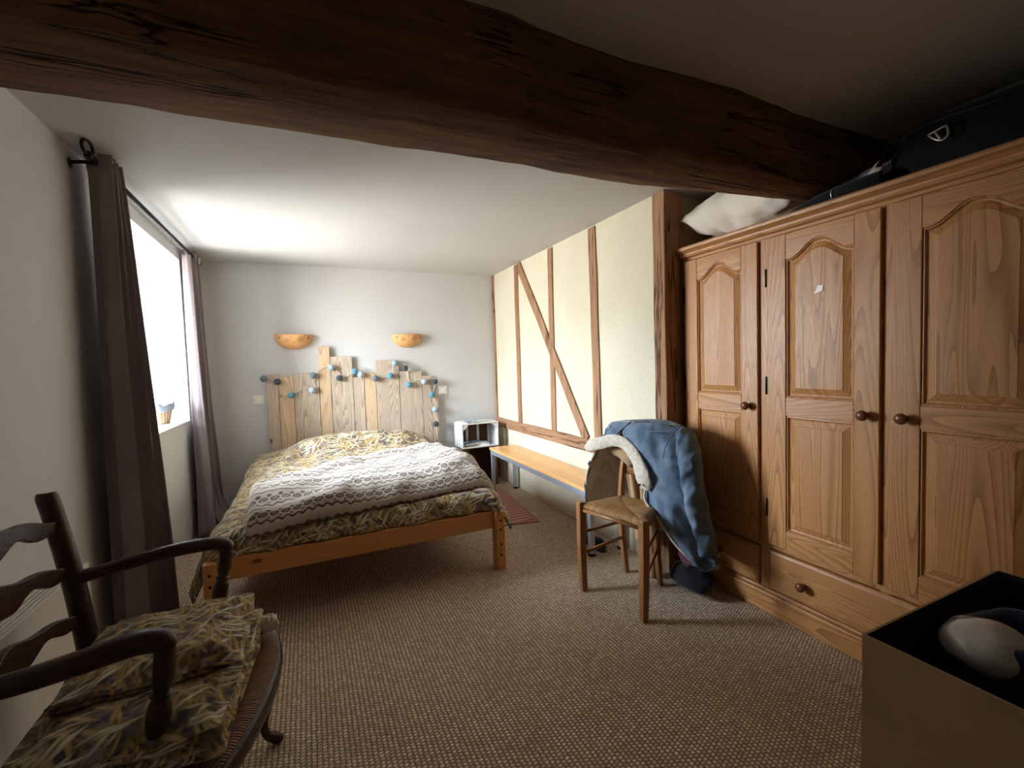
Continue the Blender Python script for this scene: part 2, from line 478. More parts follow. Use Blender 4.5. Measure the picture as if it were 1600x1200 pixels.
def nz(x, y, z=0, s=1.): return noise.noise(Vector((x * s, y * s, z * s)))
def lerp(a, b, t): return a + (b - a) * t
def smooth(t): t = max(0, min(1, t)); return t * t * (3 - 2 * t)

# ============================================================ SETTING
XL, XR, YB, ZC = -.84, 1.865, 4.52, 2.185
b = BM(); box(b, -1.4, 2.75, -1.6, YB + .15, -.12, 0); struct(obj('floor', b, 'sisal', local=True), 'brown woven sisal carpet covering the whole floor')
b = BM(); box(b, -1.3, 2.75, -1.6, YB + .15, ZC, ZC + .12); struct(obj('ceiling', b, 'ceil', local=True), 'low white plaster ceiling on both sides of the beam')
# back wall
b = BM(); box(b, XL - .45, 2.75, YB, YB + .15, 0, ZC); struct(obj('wall_back', b, 'backwhite'), 'smooth white wall behind the bed')
# left wall with deep window recess
WY0, WY1, WZ0, WZ1 = 2.93, 4.15, .878, 2.10
b = BM()
box(b, XL - .45, XL, -1.6, WY0, 0, ZC); box(b, XL - .45, XL, WY1, YB, 0, ZC)
box(b, XL - .45, XL, WY0, WY1, 0, WZ0); box(b, XL - .45, XL, WY0, WY1, WZ1, ZC)
bmesh.ops.remove_doubles(b, verts=b.verts, dist=1e-5)
struct(obj('wall_left', b, 'white', local=True), 'thick white wall with the deep window recess')
# window
w = bpy.data.objects.new('window_1', None); COL.objects.link(w); w.location = (XL - .42, 3.54, WZ0); struct(w, 'white framed window set deep in the left wall')
b = BM(); xo = XL - .42
for y0, y1, z0, z1 in ((WY0, WY1, WZ0, WZ0 + .05), (WY0, WY1, WZ1 - .05, WZ1), (WY0, WY0 + .05, WZ0 + .05, WZ1 - .05), (WY1 - .05, WY1, WZ0 + .05, WZ1 - .05), (3.51, 3.57, WZ0 + .05, WZ1 - .05)):
    box(b, xo - .025, xo + .025, y0, y1, z0, z1)
obj('window_frame', b, 'enamel', w)
for y0, y1 in ((WY0 + .05, 3.51), (3.57, WY1 - .05)):
    b = BM(); box(b, xo - .003, xo + .003, y0, y1, WZ0 + .05, WZ1 - .05); obj('window_pane', b, 'glass', w)
b = BM(); box(b, XL - .395, XL + .012, WY0 + .002, WY1 - .002, WZ0, WZ0 + .012); struct(obj('trim_1', b, 'enamel', bevel=.003), 'white window sill')
# right timbered wall, return, alcove, rear walls
b = BM(); box(b, XR, XR + .13, 2.04, YB, 0, ZC); struct(obj('wall_right', b, 'yellow'), 'rough cream plastered wall between the timbers')
b = BM(); box(b, XR + .13, 2.62, 2.0, 2.1, 0, ZC); struct(obj('wall_alcove', b, 'beige'), 'beige return wall above the wardrobe end')
b = BM(); box(b, 2.62, 2.75, -1.6, 2.1, 0, ZC); struct(obj('wall_alcove_side', b, 'beige'), 'plain wall behind the wardrobe')
b = BM(); box(b, -1.29, 2.75, -1.75, -1.6, 0, ZC); struct(obj('wall_front', b, 'white'), 'wall behind the viewer')
# timbers of the right wall
def timber(n, pts, w, d, mat, label, along='z'):
    """pts: centre line in (y,z); w width; d how far it stands out"""
    b = BM(); N_ = 26; P = [pts[0]] if False else []
    (y0, z0), (y1, z1) = pts; L = sqrt((y1 - y0) ** 2 + (z1 - z0) ** 2); ty, tz = (y1 - y0) / L, (z1 - z0) / L
    rows = []
    for i in range(N_ + 1):
        t = i / N_; y = lerp(y0, y1, t); z = lerp(z0, z1, t)
        a = w / 2 * (1 + .12 * nz(t * L * 3, n * 7.1)) ; c = w / 2 * (1 + .12 * nz(t * L * 3, n * 3.3 + 9)); e = .006 * nz(t * L * 2.1, n * 5.7)
        dd = d * (1 + .15 * nz(t * L * 4, n))
        o1 = (y - tz * (a + e), z + ty * (a + e)); o2 = (y + tz * (c - e), z - ty * (c - e))
        rows.append([b.verts.new((XR + .02, *o1)), b.verts.new((XR - dd, *o1)), b.verts.new((XR - dd, *o2)), b.verts.new((XR + .02, *o2))])
    for i in range(N_):
        for k in range(4): b.faces.new((rows[i][k], rows[i][(k + 1) % 4], rows[i + 1][(k + 1) % 4], rows[i + 1][k]))
    b.faces.new(rows[0][::-1]); b.faces.new(rows[-1])
    return struct(obj('trim_%d' % n, b, mat, bevel=.004), label)
timber(2, ((4.497, 0), (4.497, ZC)), .045, .014, 'post', 'thin corner timber beside the back wall')
timber(3, ((3.915, .66), (3.915, ZC - .01)), .075, .012, 'post', 'short brown upright nearest the back corner')
timber(4, ((3.262, .66), (3.25, ZC - .01)), .072, .012, 'post', 'brown upright crossed by the slanting brace')
timber(5, ((2.63, .66), (2.655, ZC - .01)), .085, .012, 'post', 'brown upright left of the wide post')
timber(6, ((2.775, .66), (3.855, ZC - .01)), .085, .016, 'post', 'slanting brown brace across the cream wall')
timber(7, ((2.04, .622), (4.475, .612)), .095, .018, 'posth', 'long brown horizontal timber under the uprights')
b = BM()
rows = []
for i in range(31):
    z = ZC * i / 30
    e = [.004 * nz(z * 3, k * 4.4) for k in range(4)]
    rows.append([b.verts.new(p) for p in ((XR - .012 + e[0], 2.045, z), (XR - .012 + e[0], 1.952 + e[1], z), (XR + .135, 1.952 + e[2] * .5, z), (XR + .135, 2.045, z))])
for i in range(30):
    for k in range(4): b.faces.new((rows[i][k], rows[i][(k + 1) % 4], rows[i + 1][(k + 1) % 4], rows[i + 1][k]))
b.faces.new(rows[0][::-1]); b.faces.new(rows[-1])
struct(obj('trim_8', b, 'post', bevel=.004), 'wide brown oak post at the end of the timbered wall')
# main ceiling beam
def interp(T, x):
    if x <= T[0][0]: return T[0][1]
    for (a, ya), (c, yc) in zip(T, T[1:]):
        if x <= c: return lerp(ya, yc, (x - a) / (c - a))
    return T[-1][1]
FARE = [(-.9, 1.50), (-.627, 1.484), (-.38, 1.464), (-.25, 1.468), (-.098, 1.464), (.068, 1.455), (.194, 1.458), (.451, 1.436), (.677, 1.429), (.945, 1.442), (1.178, 1.436), (1.38, 1.406), (1.7, 1.367), (1.987, 1.332), (2.7, 1.31)]
NEARE = [(-.9, 1.17), (-.48, 1.155), (-.33, 1.13), (-.218, 1.147), (-.07, 1.143), (.09, 1.153), (.27, 1.143), (.544, 1.139), (.654, 1.158), (.965, 1.173), (1.17, 1.159), (1.43, 1.151), (1.83, 1.179), (2.04, 1.177), (2.7, 1.17)]
b = BM(); rows = []
for i in range(141):
    x = lerp(XL - .005, 2.63, i / 140); f = interp(FARE, x); n_ = interp(NEARE, x)
    w1, w2 = .006 * nz(x, 0, 0, 9), .005 * nz(x, 5, 0, 11)
    sec = [(n_ - .012 + w2, ZC + .02), (n_ - .004 + w2, ZC - .13 + .01 * nz(x, 3, 0, 5)), (n_ + w1, 1.932), (n_ + .010 + w1, 1.920 + .003 * nz(x, 2, 0, 12)), ((f + n_) / 2, 1.915 + .004 * nz(x, 8, 0, 9)), (f - .03, 1.921 + .004 * nz(x, 12, 0, 9)), (f + w2 * .5, 1.94), (f + .006 + w1, ZC - .13), (f + .004, ZC + .02)]
    rows.append([b.verts.new((x, y, z)) for y, z in sec])
for i in range(140):
    for k in range(9): b.faces.new((rows[i][k], rows[i][(k + 1) % 9], rows[i + 1][(k + 1) % 9], rows[i + 1][k])).smooth = k in (3, 4)
b.faces.new(rows[0][::-1]); b.faces.new(rows[-1])
struct(obj('trim_9', b, 'beam'), 'massive dark oak ceiling beam crossing the room')

# ============================================================ CURTAINS
b = BM(); sweep(b, [(-.75, 2.36, 2.13, .011), (-.75, 4.40, 2.13, .011)], 12, 1)
rod = thing('curtain_rod', 'dark thin curtain rod running above the window', 'curtain rod', (-.75, 3.4, 2.13))
obj('rod', b, 'blackm', rod, smooth=True)
b = BM()   # looped finial
sweep(b, [(-.75 + .03 * sin(t) * .25, 2.345 - .0 + .028 * sin(t), 2.135 - .028 * cos(t) + .02, .006) for t in [i * 2 * pi / 14 for i in range(15)]], 8, 2)
sphere(b, (-.75, 2.352, 2.128), .016)
obj('finial', b, 'blackm', rod, smooth=True)
for y in (2.44, 4.385):
    b = BM(); sweep(b, [(-.75, y, 2.13, .008), (-.80, y, 2.13, .008), (-.845, y, 2.12, .008)], 8, 3); lathe(b, [(.022, 0), (.022, .008)], (-.846, y, 2.12), 'x', 14)
    obj('bracket', b, 'blackm', rod)
def curtain(name, label, top, bot, nfold, ampt, ampb, ztop, flare, seed, xt, xb, zb=.008):
    """top/bot: (y0,y1); folds run in X"""
    b = BM(); NU, NV = nfold * 14, 40
    def fn(u, v):
        t = v                                     # 0 top .. 1 bottom
        k = t ** flare
        y = lerp(lerp(*top, u), lerp(*bot, u), k)
        ph = u * nfold * 2 * pi + .5 * nz(u * 3, t * 1.3, seed) * (1 + t * 2)
        a = lerp(ampt, ampb, t) * (1 + .35 * nz(u * 5, t * 2, seed + 4))
        x = lerp(xt, xb, k) + a * sin(ph) + .02 * t * nz(u * 2, t * 2, seed + 9)
        z = lerp(ztop, zb, t)
        y += .35 * a * sin(2 * ph + 1) * (.4 + t * .6)
        x = max(x, -.828)
        return (x, y, z)
    grid(b, fn, NU, NV)
    c = thing(name, label, 'curtain', (xb, sum(bot) / 2, 0))
    obj('fabric', b, 'curt', c, smooth='keep', solid=.004)
    return c
c1 = curtain('curtain', 'heavy taupe curtain hanging in shade at the near side of the window', (2.42, 2.58), (2.32, 2.93), 4, .042, .075, 2.165, .8, 1., -.745, -.735)
c2 = curtain('curtain', 'lilac-grey backlit curtain at the far side of the window, hem on the floor', (4.03, 4.36), (3.93, 4.34), 4, .035, .06, 2.165, 1.6, 5., -.775, -.73)
def eyelets(c, ys, x):
    for y in ys:
        b = BM()
        ring = [(x, y + .024 * cos(t), 2.13 + .024 * sin(t), .005) for t in [i * 2 * pi / 12 for i in range(13)]]
        sweep(b, ring, 6, 1); obj('eyelet', b, 'steel', c, smooth=True)
eyelets(c1, (2.45,), -.708); eyelets(c2, (4.17, 4.29), -.738)
# puddled hem of the far curtain
b = BM()
def fn(u, v):
    y = lerp(4.03, 4.40, u) + .02 * nz(u * 4, v * 3, 2); x = lerp(-.76, -.50 - .10 * (1 - u), v * (1 - .3 * abs(u - .5))) 
    z = .012 + (.55 * (1 - v) ** 3.0 if v < 1 else 0) + .018 * (1 + nz(u * 9, v * 5, 7)) * (1 - v * .5)
    return (x + .012 * sin(u * 22 + v * 2), y, z)
grid(b, fn, 50, 30); obj('hem', b, 'curt', c2, smooth='keep', solid=.004)

# basket on the sill
bk = thing('basket', 'small wicker basket with blue-grey cloth liner on the window sill', 'basket', (-.96, 3.93, WZ0 + .012))
zb = WZ0 + .013
b = BM(); prof = [(.0, 0), (.045, 0), (.052, .03), (.060, .07), (.067, .11), (.071, .125), (.066, .125), (.06, .08), (.048, .02), (0, .008)]
R_ = grid(b, lambda u, v: (lambda r, h: (-.96 + r * cos(-u * 2 * pi), 3.93 + 1.15 * r * sin(-u * 2 * pi), zb + h))(*(lambda q: (lerp(prof[q][0], prof[min(9, q + 1)][0], v * 9 - q), lerp(prof[q][1], prof[min(9, q + 1)][1], v * 9 - q)))(min(9, int(v * 9 + 1e-6)))), 40, 36, lambda u, v: (u * .42, v * .42), wrapu=True)
obj('woven_body', b, 'wicker', bk, smooth='keep')
b = BM()
grid(b, lambda u, v: ((lambda r, h, a: (-.96 + r * cos(a), 3.93 + 1.15 * r * sin(a), zb + h + .012 * sin(a * 2 + .5) + .006 * sin(a * 7)))(*(lerp(.062, .085, v) if v < .6 else lerp(.076, .08, v), [.10, .13, .155, .135, .105][min(4, int(v * 4.99))] + 0 * v, -u * 2 * pi))), 40, 8, wrapu=True)
obj('liner', b, cloth('grey_liner', srgb(150, 158, 172)), bk, smooth=True, solid=.003, subsurf=1)

# ============================================================ RADIATOR
r = thing('radiator', 'white panel radiator with ribbed top grille low on the left wall', 'radiator', (-.78, 1.5, .16))
for x in (-.742, -.80):
    b = BM(); box(b, x, x + .016, .95, 2.01, .16, .598); obj('panel', b, 'enamel', r, bevel=.006)
b = BM()
for i in range(6): box(b, -.797 + i * .0135, -.790 + i * .0135, .955, 2.005, .585, .604)
for y in [.96 + .1 * i for i in range(11)]: box(b, -.80, -.726, y, y + .006, .58, .597)
obj('grille', b, 'enamel', r)
for y in (.944, 2.010):
    b = BM(); box(b, -.80, -.725, y, y + .006, .17, .592); obj('side_panel', b, 'enamel', r, bevel=.004)
for y in (1.1, 1.85):
    b = BM(); box(b, XL, -.80, y, y + .03, .2, .55); obj('bracket', b, 'enamel', r)

# ============================================================ HEADBOARD
PL = [(-.333, -.242, -.265, 1.21), (-.238, -.121, -.141, 1.182), (-.117, .092, .071, 1.206), (.096, .193, .156, 1.451), (.198, .387, .359, 1.354), (.391, .488, .469, 1.155),
      (.494, .596, .572, 1.193), (.600, .818, .791, 1.308), (.824, 1.043, 1.022, 1.194), (1.048, 1.136, 1.127, 1.139), (1.14, 1.205, 1.205, .93)]
hb = thing('headboard', 'headboard of uneven weathered pallet planks behind the bed', 'headboard', (.43, 4.5, .1))
for i, (a, c, c2_, zt) in enumerate(PL):
    b = BM(); x0 = PL[i - 1][2] + .004 if i else -.34
    lo0, lo1 = (a + .0, c)
    rows = []
    for j in range(15):
        z = lerp(.12, zt, j / 14)
        e = .0025 * nz(i * 3, z * 8); e2 = .0025 * nz(i * 3 + 50, z * 8)
        rows.append([b.verts.new(q) for q in ((a + e, 4.478, z), (c - e2, 4.478, z), (c - e2, 4.498, z), (a + e, 4.498, z))])
    for j in range(14):
        for k in range(4): b.faces.new((rows[j][k], rows[j][(k + 1) % 4], rows[j + 1][(k + 1) % 4], rows[j + 1][k]))
    b.faces.new(rows[0][::-1]); b.faces.new(rows[-1])
    obj('plank', b, 'plank2' if i in (1, 3, 6) else 'plank', hb, bevel=.002)
for z in (.35, .84):
    b = BM(); box(b, -.33, 1.2, 4.499, 4.518, z, z + .07); obj('batten', b, 'plank', hb)
# ball garland
GC = dict(b=srgb(150, 170, 184), d=srgb(74, 80, 88), t=srgb(96, 150, 172), l=srgb(176, 194, 210), g=srgb(108, 118, 128), k=srgb(64, 76, 74))
GB = [(-.348, 1.175, 'g'), (-.244, 1.143, 'd'), (-.143, 1.017, 't'), (.032, 1.054, 'l'), (.045, 1.185, 'g'), (.203, 1.252, 'b'), (.267, 1.153, 'd'), (.403, 1.21, 't'), (.456, 1.178, 'l'),
      (.586, 1.135, 'g'), (.731, 1.156, 't'), (.78, 1.277, 'b'), (.875, 1.223, 'k'), (.907, 1.06, 't'), (1.058, 1.081, 'l'), (1.168, 1.077, 'k'), (1.133, .945, 't'), (1.156, .795, 'l'), (1.159, .647, 'd')]
ga = thing('ball_garland', 'string of blue, teal and grey cotton balls draped over the headboard', 'string lights', (.43, 4.45, .65))
b = BM(); pts = []
for i, (x, z, _) in enumerate(GB):
    pts.append((x + .012, 4.452, z + .02, .0028))
    if i < len(GB) - 1:
        x2, z2, _ = GB[i + 1]; sag = .02 if i % 3 else -.02
        pts.append(((x + x2) / 2 + .01, 4.468, (z + z2) / 2 + sag + .015, .0028))
pts.append((1.175, 4.47, .55, .0028)); pts.append((1.178, 4.47, .48, .0028))
sweep(b, pts, 6, 5); obj('cord', b, 'cable', ga)
bmats = {k: cloth('ball_' + {'b': 'blue_grey', 'd': 'charcoal', 't': 'teal', 'l': 'pale_blue', 'g': 'mid_grey', 'k': 'dark_green_grey'}[k], v, tuple(c * .75 for c in v), .9, 400, .4, 30) for k, v in GC.items()}
for x, z, k in GB:
    b = BM(); sphere(b, (x, 4.447, z), .029, n=18); obj('cotton_ball', b, bmats[k], ga, smooth=True)

# ============================================================ BED
bed = thing('bed_frame', 'low orange pine bed frame with square bolted legs', 'bed', (.3, 3.45, 0))
b = BM(); box(b, -.435, .985, 2.49, 2.515, .248, .352); obj('foot_rail', b, 'pine', bed, bevel=.003)
for x in (-.49, .985):
    for y0, y1 in ((2.455, 2.53), (4.36, 4.43)):
        b = BM(); box(b, x, x + .055, y0, y1, 0, .352)
        o = obj('leg', b, 'pinez', bed, bevel=.004)
        if y0 < 3:
            for z in (.30, .245, .155, .09, .06)[:4]:
                b = BM(); lathe(b, [(.0065, 0), (.0065, .004), (.003, .005)], (x + .0275, y0 - .0045, z), 'y', 10); obj('bolt', b, 'blackm', o)
b = BM(); box(b, -.485, -.46, 2.53, 4.36, .25, .34); obj('side_rail', b, 'pine', bed, bevel=.003)
b = BM(); box(b, 1.01, 1.035, 2.53, 4.36, .25, .34); obj('side_rail', b, 'pine', bed, bevel=.003)
b = BM()
for i in range(13):
    b = BM(); box(b, -.46, 1.01, 2.56 + i * .14, 2.63 + i * .14, .315, .333); obj('slat', b, 'pine', bed)
b = BM(); box(b, -.44, .99, 2.57, 4.42, .335, .455); tag(obj('mattress', b, 'whitec', bevel=.03, seg=4), 'white mattress under the straw-print duvet', 'mattress')
# duvet
DX0, DX1, DY0, DY1 = -.43, .985, 2.54, 4.42
def top_h(x, y):
    h = .505
    h += .035 * smooth((y - 3.4) / .8)
    for px, w in ((.12, .34), (.66, .36)):
        d = ((x - px) / w) ** 2 + ((y - 4.21) / .20) ** 2
        h += .115 * exp(-d ** 1.3)
    h += .016 * nz(x * 3, y * 3, 4) + .010 * nz(x * 8, y * 5, 7) + .006 * nz(x * 18, y * 14, 1)
    h -= .03 * smooth((2.9 - y) / .35)
    h -= .022 * smooth((x - .8) / .25) + .02 * smooth((-.22 - x) / .25)
    return h
def duvet_pt(a, c):
    """a across, c along, in cloth metres beyond the rectangle it hangs"""
    ex = max(0, DX0 + .05 - a, a - DX1 + .05); sx = -1 if a < DX0 + .05 else 1
    ey = max(0, DY0 + .05 - c, c - DY1 + .05); sy = -1 if c < DY0 + .05 else 1
    x = min(max(a, DX0 + .05), DX1 - .05); y = min(max(c, DY0 + .05), DY1 - .05)
    z = top_h(x, y); R = .085
    e = sqrt(ex * ex + ey * ey)
    if e > 0:
        ang = min(e / R, pi / 2 * .9); out_ = R * sin(ang); dn = R * (1 - cos(ang)); rest = max(0, e - R * pi / 2 * .9)
        out_ += rest * .22; dn += rest * .95
        if ex > ey * .4: out_ *= 1 + (.55 if sx > 0 else .45) * smooth((3.1 - y) / .6)
        x += sx * out_ * ex / e; y += sy * out_ * ey / e; z -= dn
        z = max(z, .03)
        w = min(1, e * 8)
        f = .008 * sin(26 * (a if ey > ex else c) + 3 * nz(a * 3, c * 3)) * w
        x += sx * f * ex / e; y += sy * f * ey / e
    return (x, y, z)
b = BM(); A0, A1, C0, C1 = DX0 - .23, DX1 + .16, DY0 - .115, DY1 + .0
def fnd(u, v):
    a = lerp(A0, A1, u); c = lerp(C0 - .055 * smooth(abs(u - .5) * 2 - .8) , C1, v)
    # the left side hangs lower towards the foot corner
    if u < .25: a -= .035 * smooth(1 - u / .25) * smooth(1 - v * 2.2)
    if u > .8: a += .05 * smooth((u - .8) / .2) * smooth(1 - v * 3)
    p = duvet_pt(a, c)
    return p
grid(b, fnd, 120, 140, lambda u, v: (lerp(A0, A1, u), lerp(C0, C1, v)))
duv = tag(obj('duvet', b, 'duvet', smooth='keep', solid=.012, soff=-1), 'straw-and-leaf print duvet spread over the pine bed', 'duvet')
# pillows hidden under the duvet are not shown; fleece blanket
def bl_pt(u, v):
    # u along the bed width, v from the foot edge to the head edge
    yf = lerp(2.505, 2.62, u) ; yb = interp([(0, 2.93), (.06, 3.0), (.2, 3.28), (.5, 3.5), (.85, 3.72), (1, 3.74)], u)
    x = lerp(-.315, 1.075, u) + .03 * sin(v * 3) * u - .03 * (1 - u) * v + .05 * (v - .5) * u
    y = lerp(yf, yb, v)
    return x, y
b = BM(); T = .085
def fnb(u, v, lower=False):
    uu = u; vv = v
    x, y = bl_pt(uu, vv)
    dx, dy, dz = duvet_pt(x, y)
    ed = min(uu / .03, (1 - uu) / .05, vv / .09, (1 - vv) / .05, 1)
    ed = sqrt(max(0, 1 - (1 - max(0, ed)) ** 2))
    t = T * ed * (1 + .25 * nz(x * 4, y * 3, 3)) + .014 * ed * nz(x * 7 + y * 4, y * 9, 5) + .010 * ed * sin(14 * (y * 1.3 - x * .55) + 3 * nz(x * 2, y * 2, 8))
    t += .055 * ed * exp(-((x - .98) / .16) ** 2 - ((y - 3.12) / .4) ** 2)
    out_ = .022 * sin(pi * min(1, ed)) 
    return (x, y - (.02 * (1 - vv / .09) * (1 - ed) if vv < .09 else 0), dz + .004 + t)
grid(b, fnb, 120, 100, lambda u, v: (lerp(0, 1.45, u), bl_pt(u, v)[1] - lerp(2.505, 2.62, u) + .125 - .11 * (1 - min(1, v / .09)) ** 1.5))
bl = tag(obj('fleece_blanket', b, 'knit', smooth='keep', solid=.012, soff=-.9), 'thick folded cream and brown patterned fleece blanket on the foot of the bed', 'blanket')

# ============================================================ SCONCES
def sconce(xc, r, label):
    t = thing('wall_sconce', label, 'wall lamp', (xc, YB, 1.43), group=None)
    b = BM(); z0 = 1.428; H = .13
    prof = [(max(.001, r * sin(a) ** .85), z0 + H * (1 - cos(a))) for a in [i * pi / 2 / 14 for i in range(15)]]
    prof = [(p[0] * (1 if i < 14 else 1.02), p[1]) for i, p in enumerate(prof)]
    R = []
    for rr, h in prof:
        R.append([b.verts.new((xc - rr * cos(a), YB - .72 * rr * sin(a) - .0, h)) for a in [pi * k / 28 for k in range(29)]])
    for i in range(14):
        for k in range(28): b.faces.new((R[i][k], R[i + 1][k], R[i + 1][k + 1], R[i][k + 1])).smooth = True
    Q = [[b.verts.new((xc - (rr - .006 if rr > .01 else 0) * cos(a), YB - .72 * max(0, rr - .006) * sin(a), min(h + .006, z0 + H))) for a in [pi * k / 28 for k in range(29)]] for rr, h in prof]
    for i in range(14):
        for k in range(28): b.faces.new((Q[i][k], Q[i][k + 1], Q[i + 1][k + 1], Q[i + 1][k])).smooth = True
    for k in range(28): b.faces.new((R[14][k], Q[14][k], Q[14][k + 1], R[14][k + 1]))
    def surf(a, h):
        q = 1 - (h - z0) / H; ang = math.acos(max(-1, min(1, q))); rr = r * sin(ang) ** .85 + .001
        return (xc - rr * cos(a), YB - .72 * rr * sin(a) - .0005, h, .0017)
    for (a0, h0, s) in ((1.15, z0 + .075, .022), (1.95, z0 + .083, .026), (.7, z0 + .10, .012), (2.5, z0 + .095, .015)):
        sweep(b, [surf(a0 + s * 7 * (1 - k / 22) * cos(k * .55) , h0 + s * (1 - k / 22) * sin(k * .55)) for k in range(20)], 5, 2, mi=1)
    for a0, h0 in ((.9, z0 + .112), (1.5, z0 + .108), (2.2, z0 + .115), (1.5, z0 + .03), (1.55, z0 + .06)):
        p = surf(a0, h0); sphere(b, p[:3], .004, n=8, mi=1)
    obj('shade', b, ['terra', 'engrave'], t, smooth=True)
    b = BM(); box(b, xc - .04, xc + .04, YB - .012, YB, 1.47, 1.53); obj('wall_plate', b, 'enamel', t)
    b = BM(); sphere(b, (xc, YB - .05, 1.525), .026, (1, 1, 1.1)); box(b, xc - .012, xc + .012, YB - .06, YB - .01, 1.48, 1.50); obj('bulb', b, 'plastic', t, smooth=True)
sconce(-.097, .156, 'left terracotta half-bowl wall lamp with swirls, nearer the window')
sconce(.922, .15, 'right terracotta half-bowl wall lamp with swirls, nearer the timbered wall')
# switches
def switch(x, z, label):
    t = thing('light_switch', label, 'light switch', (x, YB, z))
    b = BM(); box(b, x - .042, x + .042, YB - .009, YB, z - .042, z + .042); obj('plate', b, 'plastic', t, bevel=.003)
    b = BM(); box(b, x - .022, x + .022, YB - .014, YB - .009, z - .022, z + .022); obj('rocker', b, 'plastic', t, bevel=.002)
switch(-.403, .99, 'square white light switch left of the headboard')
switch(1.27, .985, 'square white light switch right of the headboard')

# ============================================================ CRATES
def crate(name, label, x0, x1, y0, y1, z0, z1, mat, open_front=True):
    t = thing(name, label, 'crate', ((x0 + x1) / 2, (y0 + y1) / 2, z0)); th = .012
    def P(n, *bx):
        b = BM(); [box(b, *q) for q in bx]; return obj(n, b, mat, t, bevel=.002)
    nsl = 3; d = (y1 - y0)
    for s0, s1, nm in ((z1 - th, z1, 'top_panel'), (z0, z0 + th, 'bottom_panel')):
        P(nm, *[(x0 + th, x1 - th, y0 + d * i / 3 + (.004 if i else 0), y0 + d * (i + 1) / 3 - .004, s0, s1) for i in range(3)])
    for sx0, sx1 in ((x0, x0 + th), (x1 - th, x1)):
        P('side_panel', *[(sx0, sx1, y0 + d * i / 3 + (.006 if i else 0), y0 + d * (i + 1) / 3 - .006, z0, z1) for i in range(3)])
    w_ = x1 - x0 - 2 * th
    for i in range(4):
        P('back_slat', (x0 + th + w_ * (i / 3 - .035 if i else 0), x0 + th + w_ * (min(1, i / 3 + .035)), y1 - th - .002, y1 - .002, z0 + th, z1 - th))
    b = BM(); box(b, x0 + .001, x1 - .001, y1 - .002, y1 + .002, z0, z1); o_ = obj('gap_shade_sheet', b, 'dcrate', t)  # dark sheet added so the gaps between the slats look shaded
    for sx, s in ((x0 + th, 1), (x1 - th, -1)):
        b = BM()
        vs = [b.verts.new(q) for q in ((sx, y0 + .003, z1 - th), (sx + s * .06, y0 + .003, z1 - th), (sx, y0 + .003, z1 - th - .06), (sx, y0 + .018, z1 - th), (sx + s * .06, y0 + .018, z1 - th), (sx, y0 + .018, z1 - th - .06))]
        for f in ((0, 1, 2), (5, 4, 3), (0, 3, 4, 1), (1, 4, 5, 2), (2, 5, 3, 0)): b.faces.new([vs[i] for i in f])
        obj('corner_block', b, mat, t)
    return t
crate('crate', 'whitewashed slatted crate used as bedside shelf, topmost of two', 1.355, 1.745, 4.20, 4.46, .405, .652, 'crate')
crate('crate', 'dark brown crate on the floor under the whitewashed crate', 1.38, 1.73, 4.22, 4.45, 0.0, .404, 'dcrate')
def mag(x, y, z, rz, w, d, h, label, nm='magazine', m='cover'):
    t = thing(nm, label, 'magazine', (x, y, z), rz)
    b = BM(); box(b, -w / 2, w / 2, -d / 2, d / 2, 0, h * .85); obj('pages', b, 'plastic', t, local=True)
    b = BM(); box(b, -w / 2 - .001, w / 2 + .001, -d / 2 - .001, d / 2 + .001, h * .85, h); obj('cover', b, m, t, local=True)
mag(1.52, 4.33, .653, .25, .27, .20, .012, 'blue and white covered magazine lying on top of the crate')
mag(1.55, 4.32, .418, -.3, .24, .18, .02, 'grey-blue magazine lying inside the white crate, lower one', m='pages')
mag(1.50, 4.30, .4385, .15, .22, .17, .010, 'blue-grey magazine lying inside the white crate, upper one')

# ============================================================ BENCH
be = thing('bench', 'long low bench with two beech planks on a grey steel frame', 'bench', (1.7, 3.15, 0))
BX0, BX1, BY0, BY1, BZ = 1.57, 1.84, 2.315, 4.03, .43
for x0, x1 in ((BX0, 1.702), (1.708, BX1)):
    b = BM(); box(b, x0, x1, BY0, BY1, BZ - .022, BZ); obj('seat_plank', b, 'bench', be, bevel=.003)
b = BM()
box(b, BX0 + .004, BX0 + .034, BY0 + .02, BY1 - .015, BZ - .062, BZ - .023); box(b, BX1 - .034, BX1 - .004, BY0 + .02, BY1 - .015, BZ - .062, BZ - .023)
for y in (BY0 + .03, 3.1, BY1 - .05): box(b, BX0 + .034, BX1 - .034, y, y + .03, BZ - .062, BZ - .03)
obj('steel_frame', b, 'alu', be, bevel=.002)
for x in (BX0 + .004, BX1 - .036):
    for y in (BY0 + .02, BY1 - .055):
        b = BM(); box(b, x, x + .032, y, y + .032, .012, BZ - .062); o = obj('leg', b, 'alu', be, bevel=.002)
        b = BM(); box(b, x - .002, x + .034, y - .002, y + .034, 0, .018); obj('rubber_foot', b, 'blackrub', o, bevel=.002)
# rug
b = BM()
def fnr(u, v):
    x = lerp(.93, 1.62, u) + lerp(-.03, .06, v) * u + .008 * nz(v * 9, 3); y = lerp(3.17 - .12 * u, 4.05, v) + .01 * nz(u * 8, 1)
    e = min(u, 1 - u, v, 1 - v)
    return (x, y, .003 + .009 * smooth(e * 18) + .006 * max(0, nz(x * 5, y * 4, 3)) * smooth(e * 12))
grid(b, fnr, 50, 60); tag(obj('rag_rug', b, 'rug', smooth='keep', solid=.005, soff=1), 'pink-brown striped rag rug on the carpet at the bed\'s right side', 'rug')

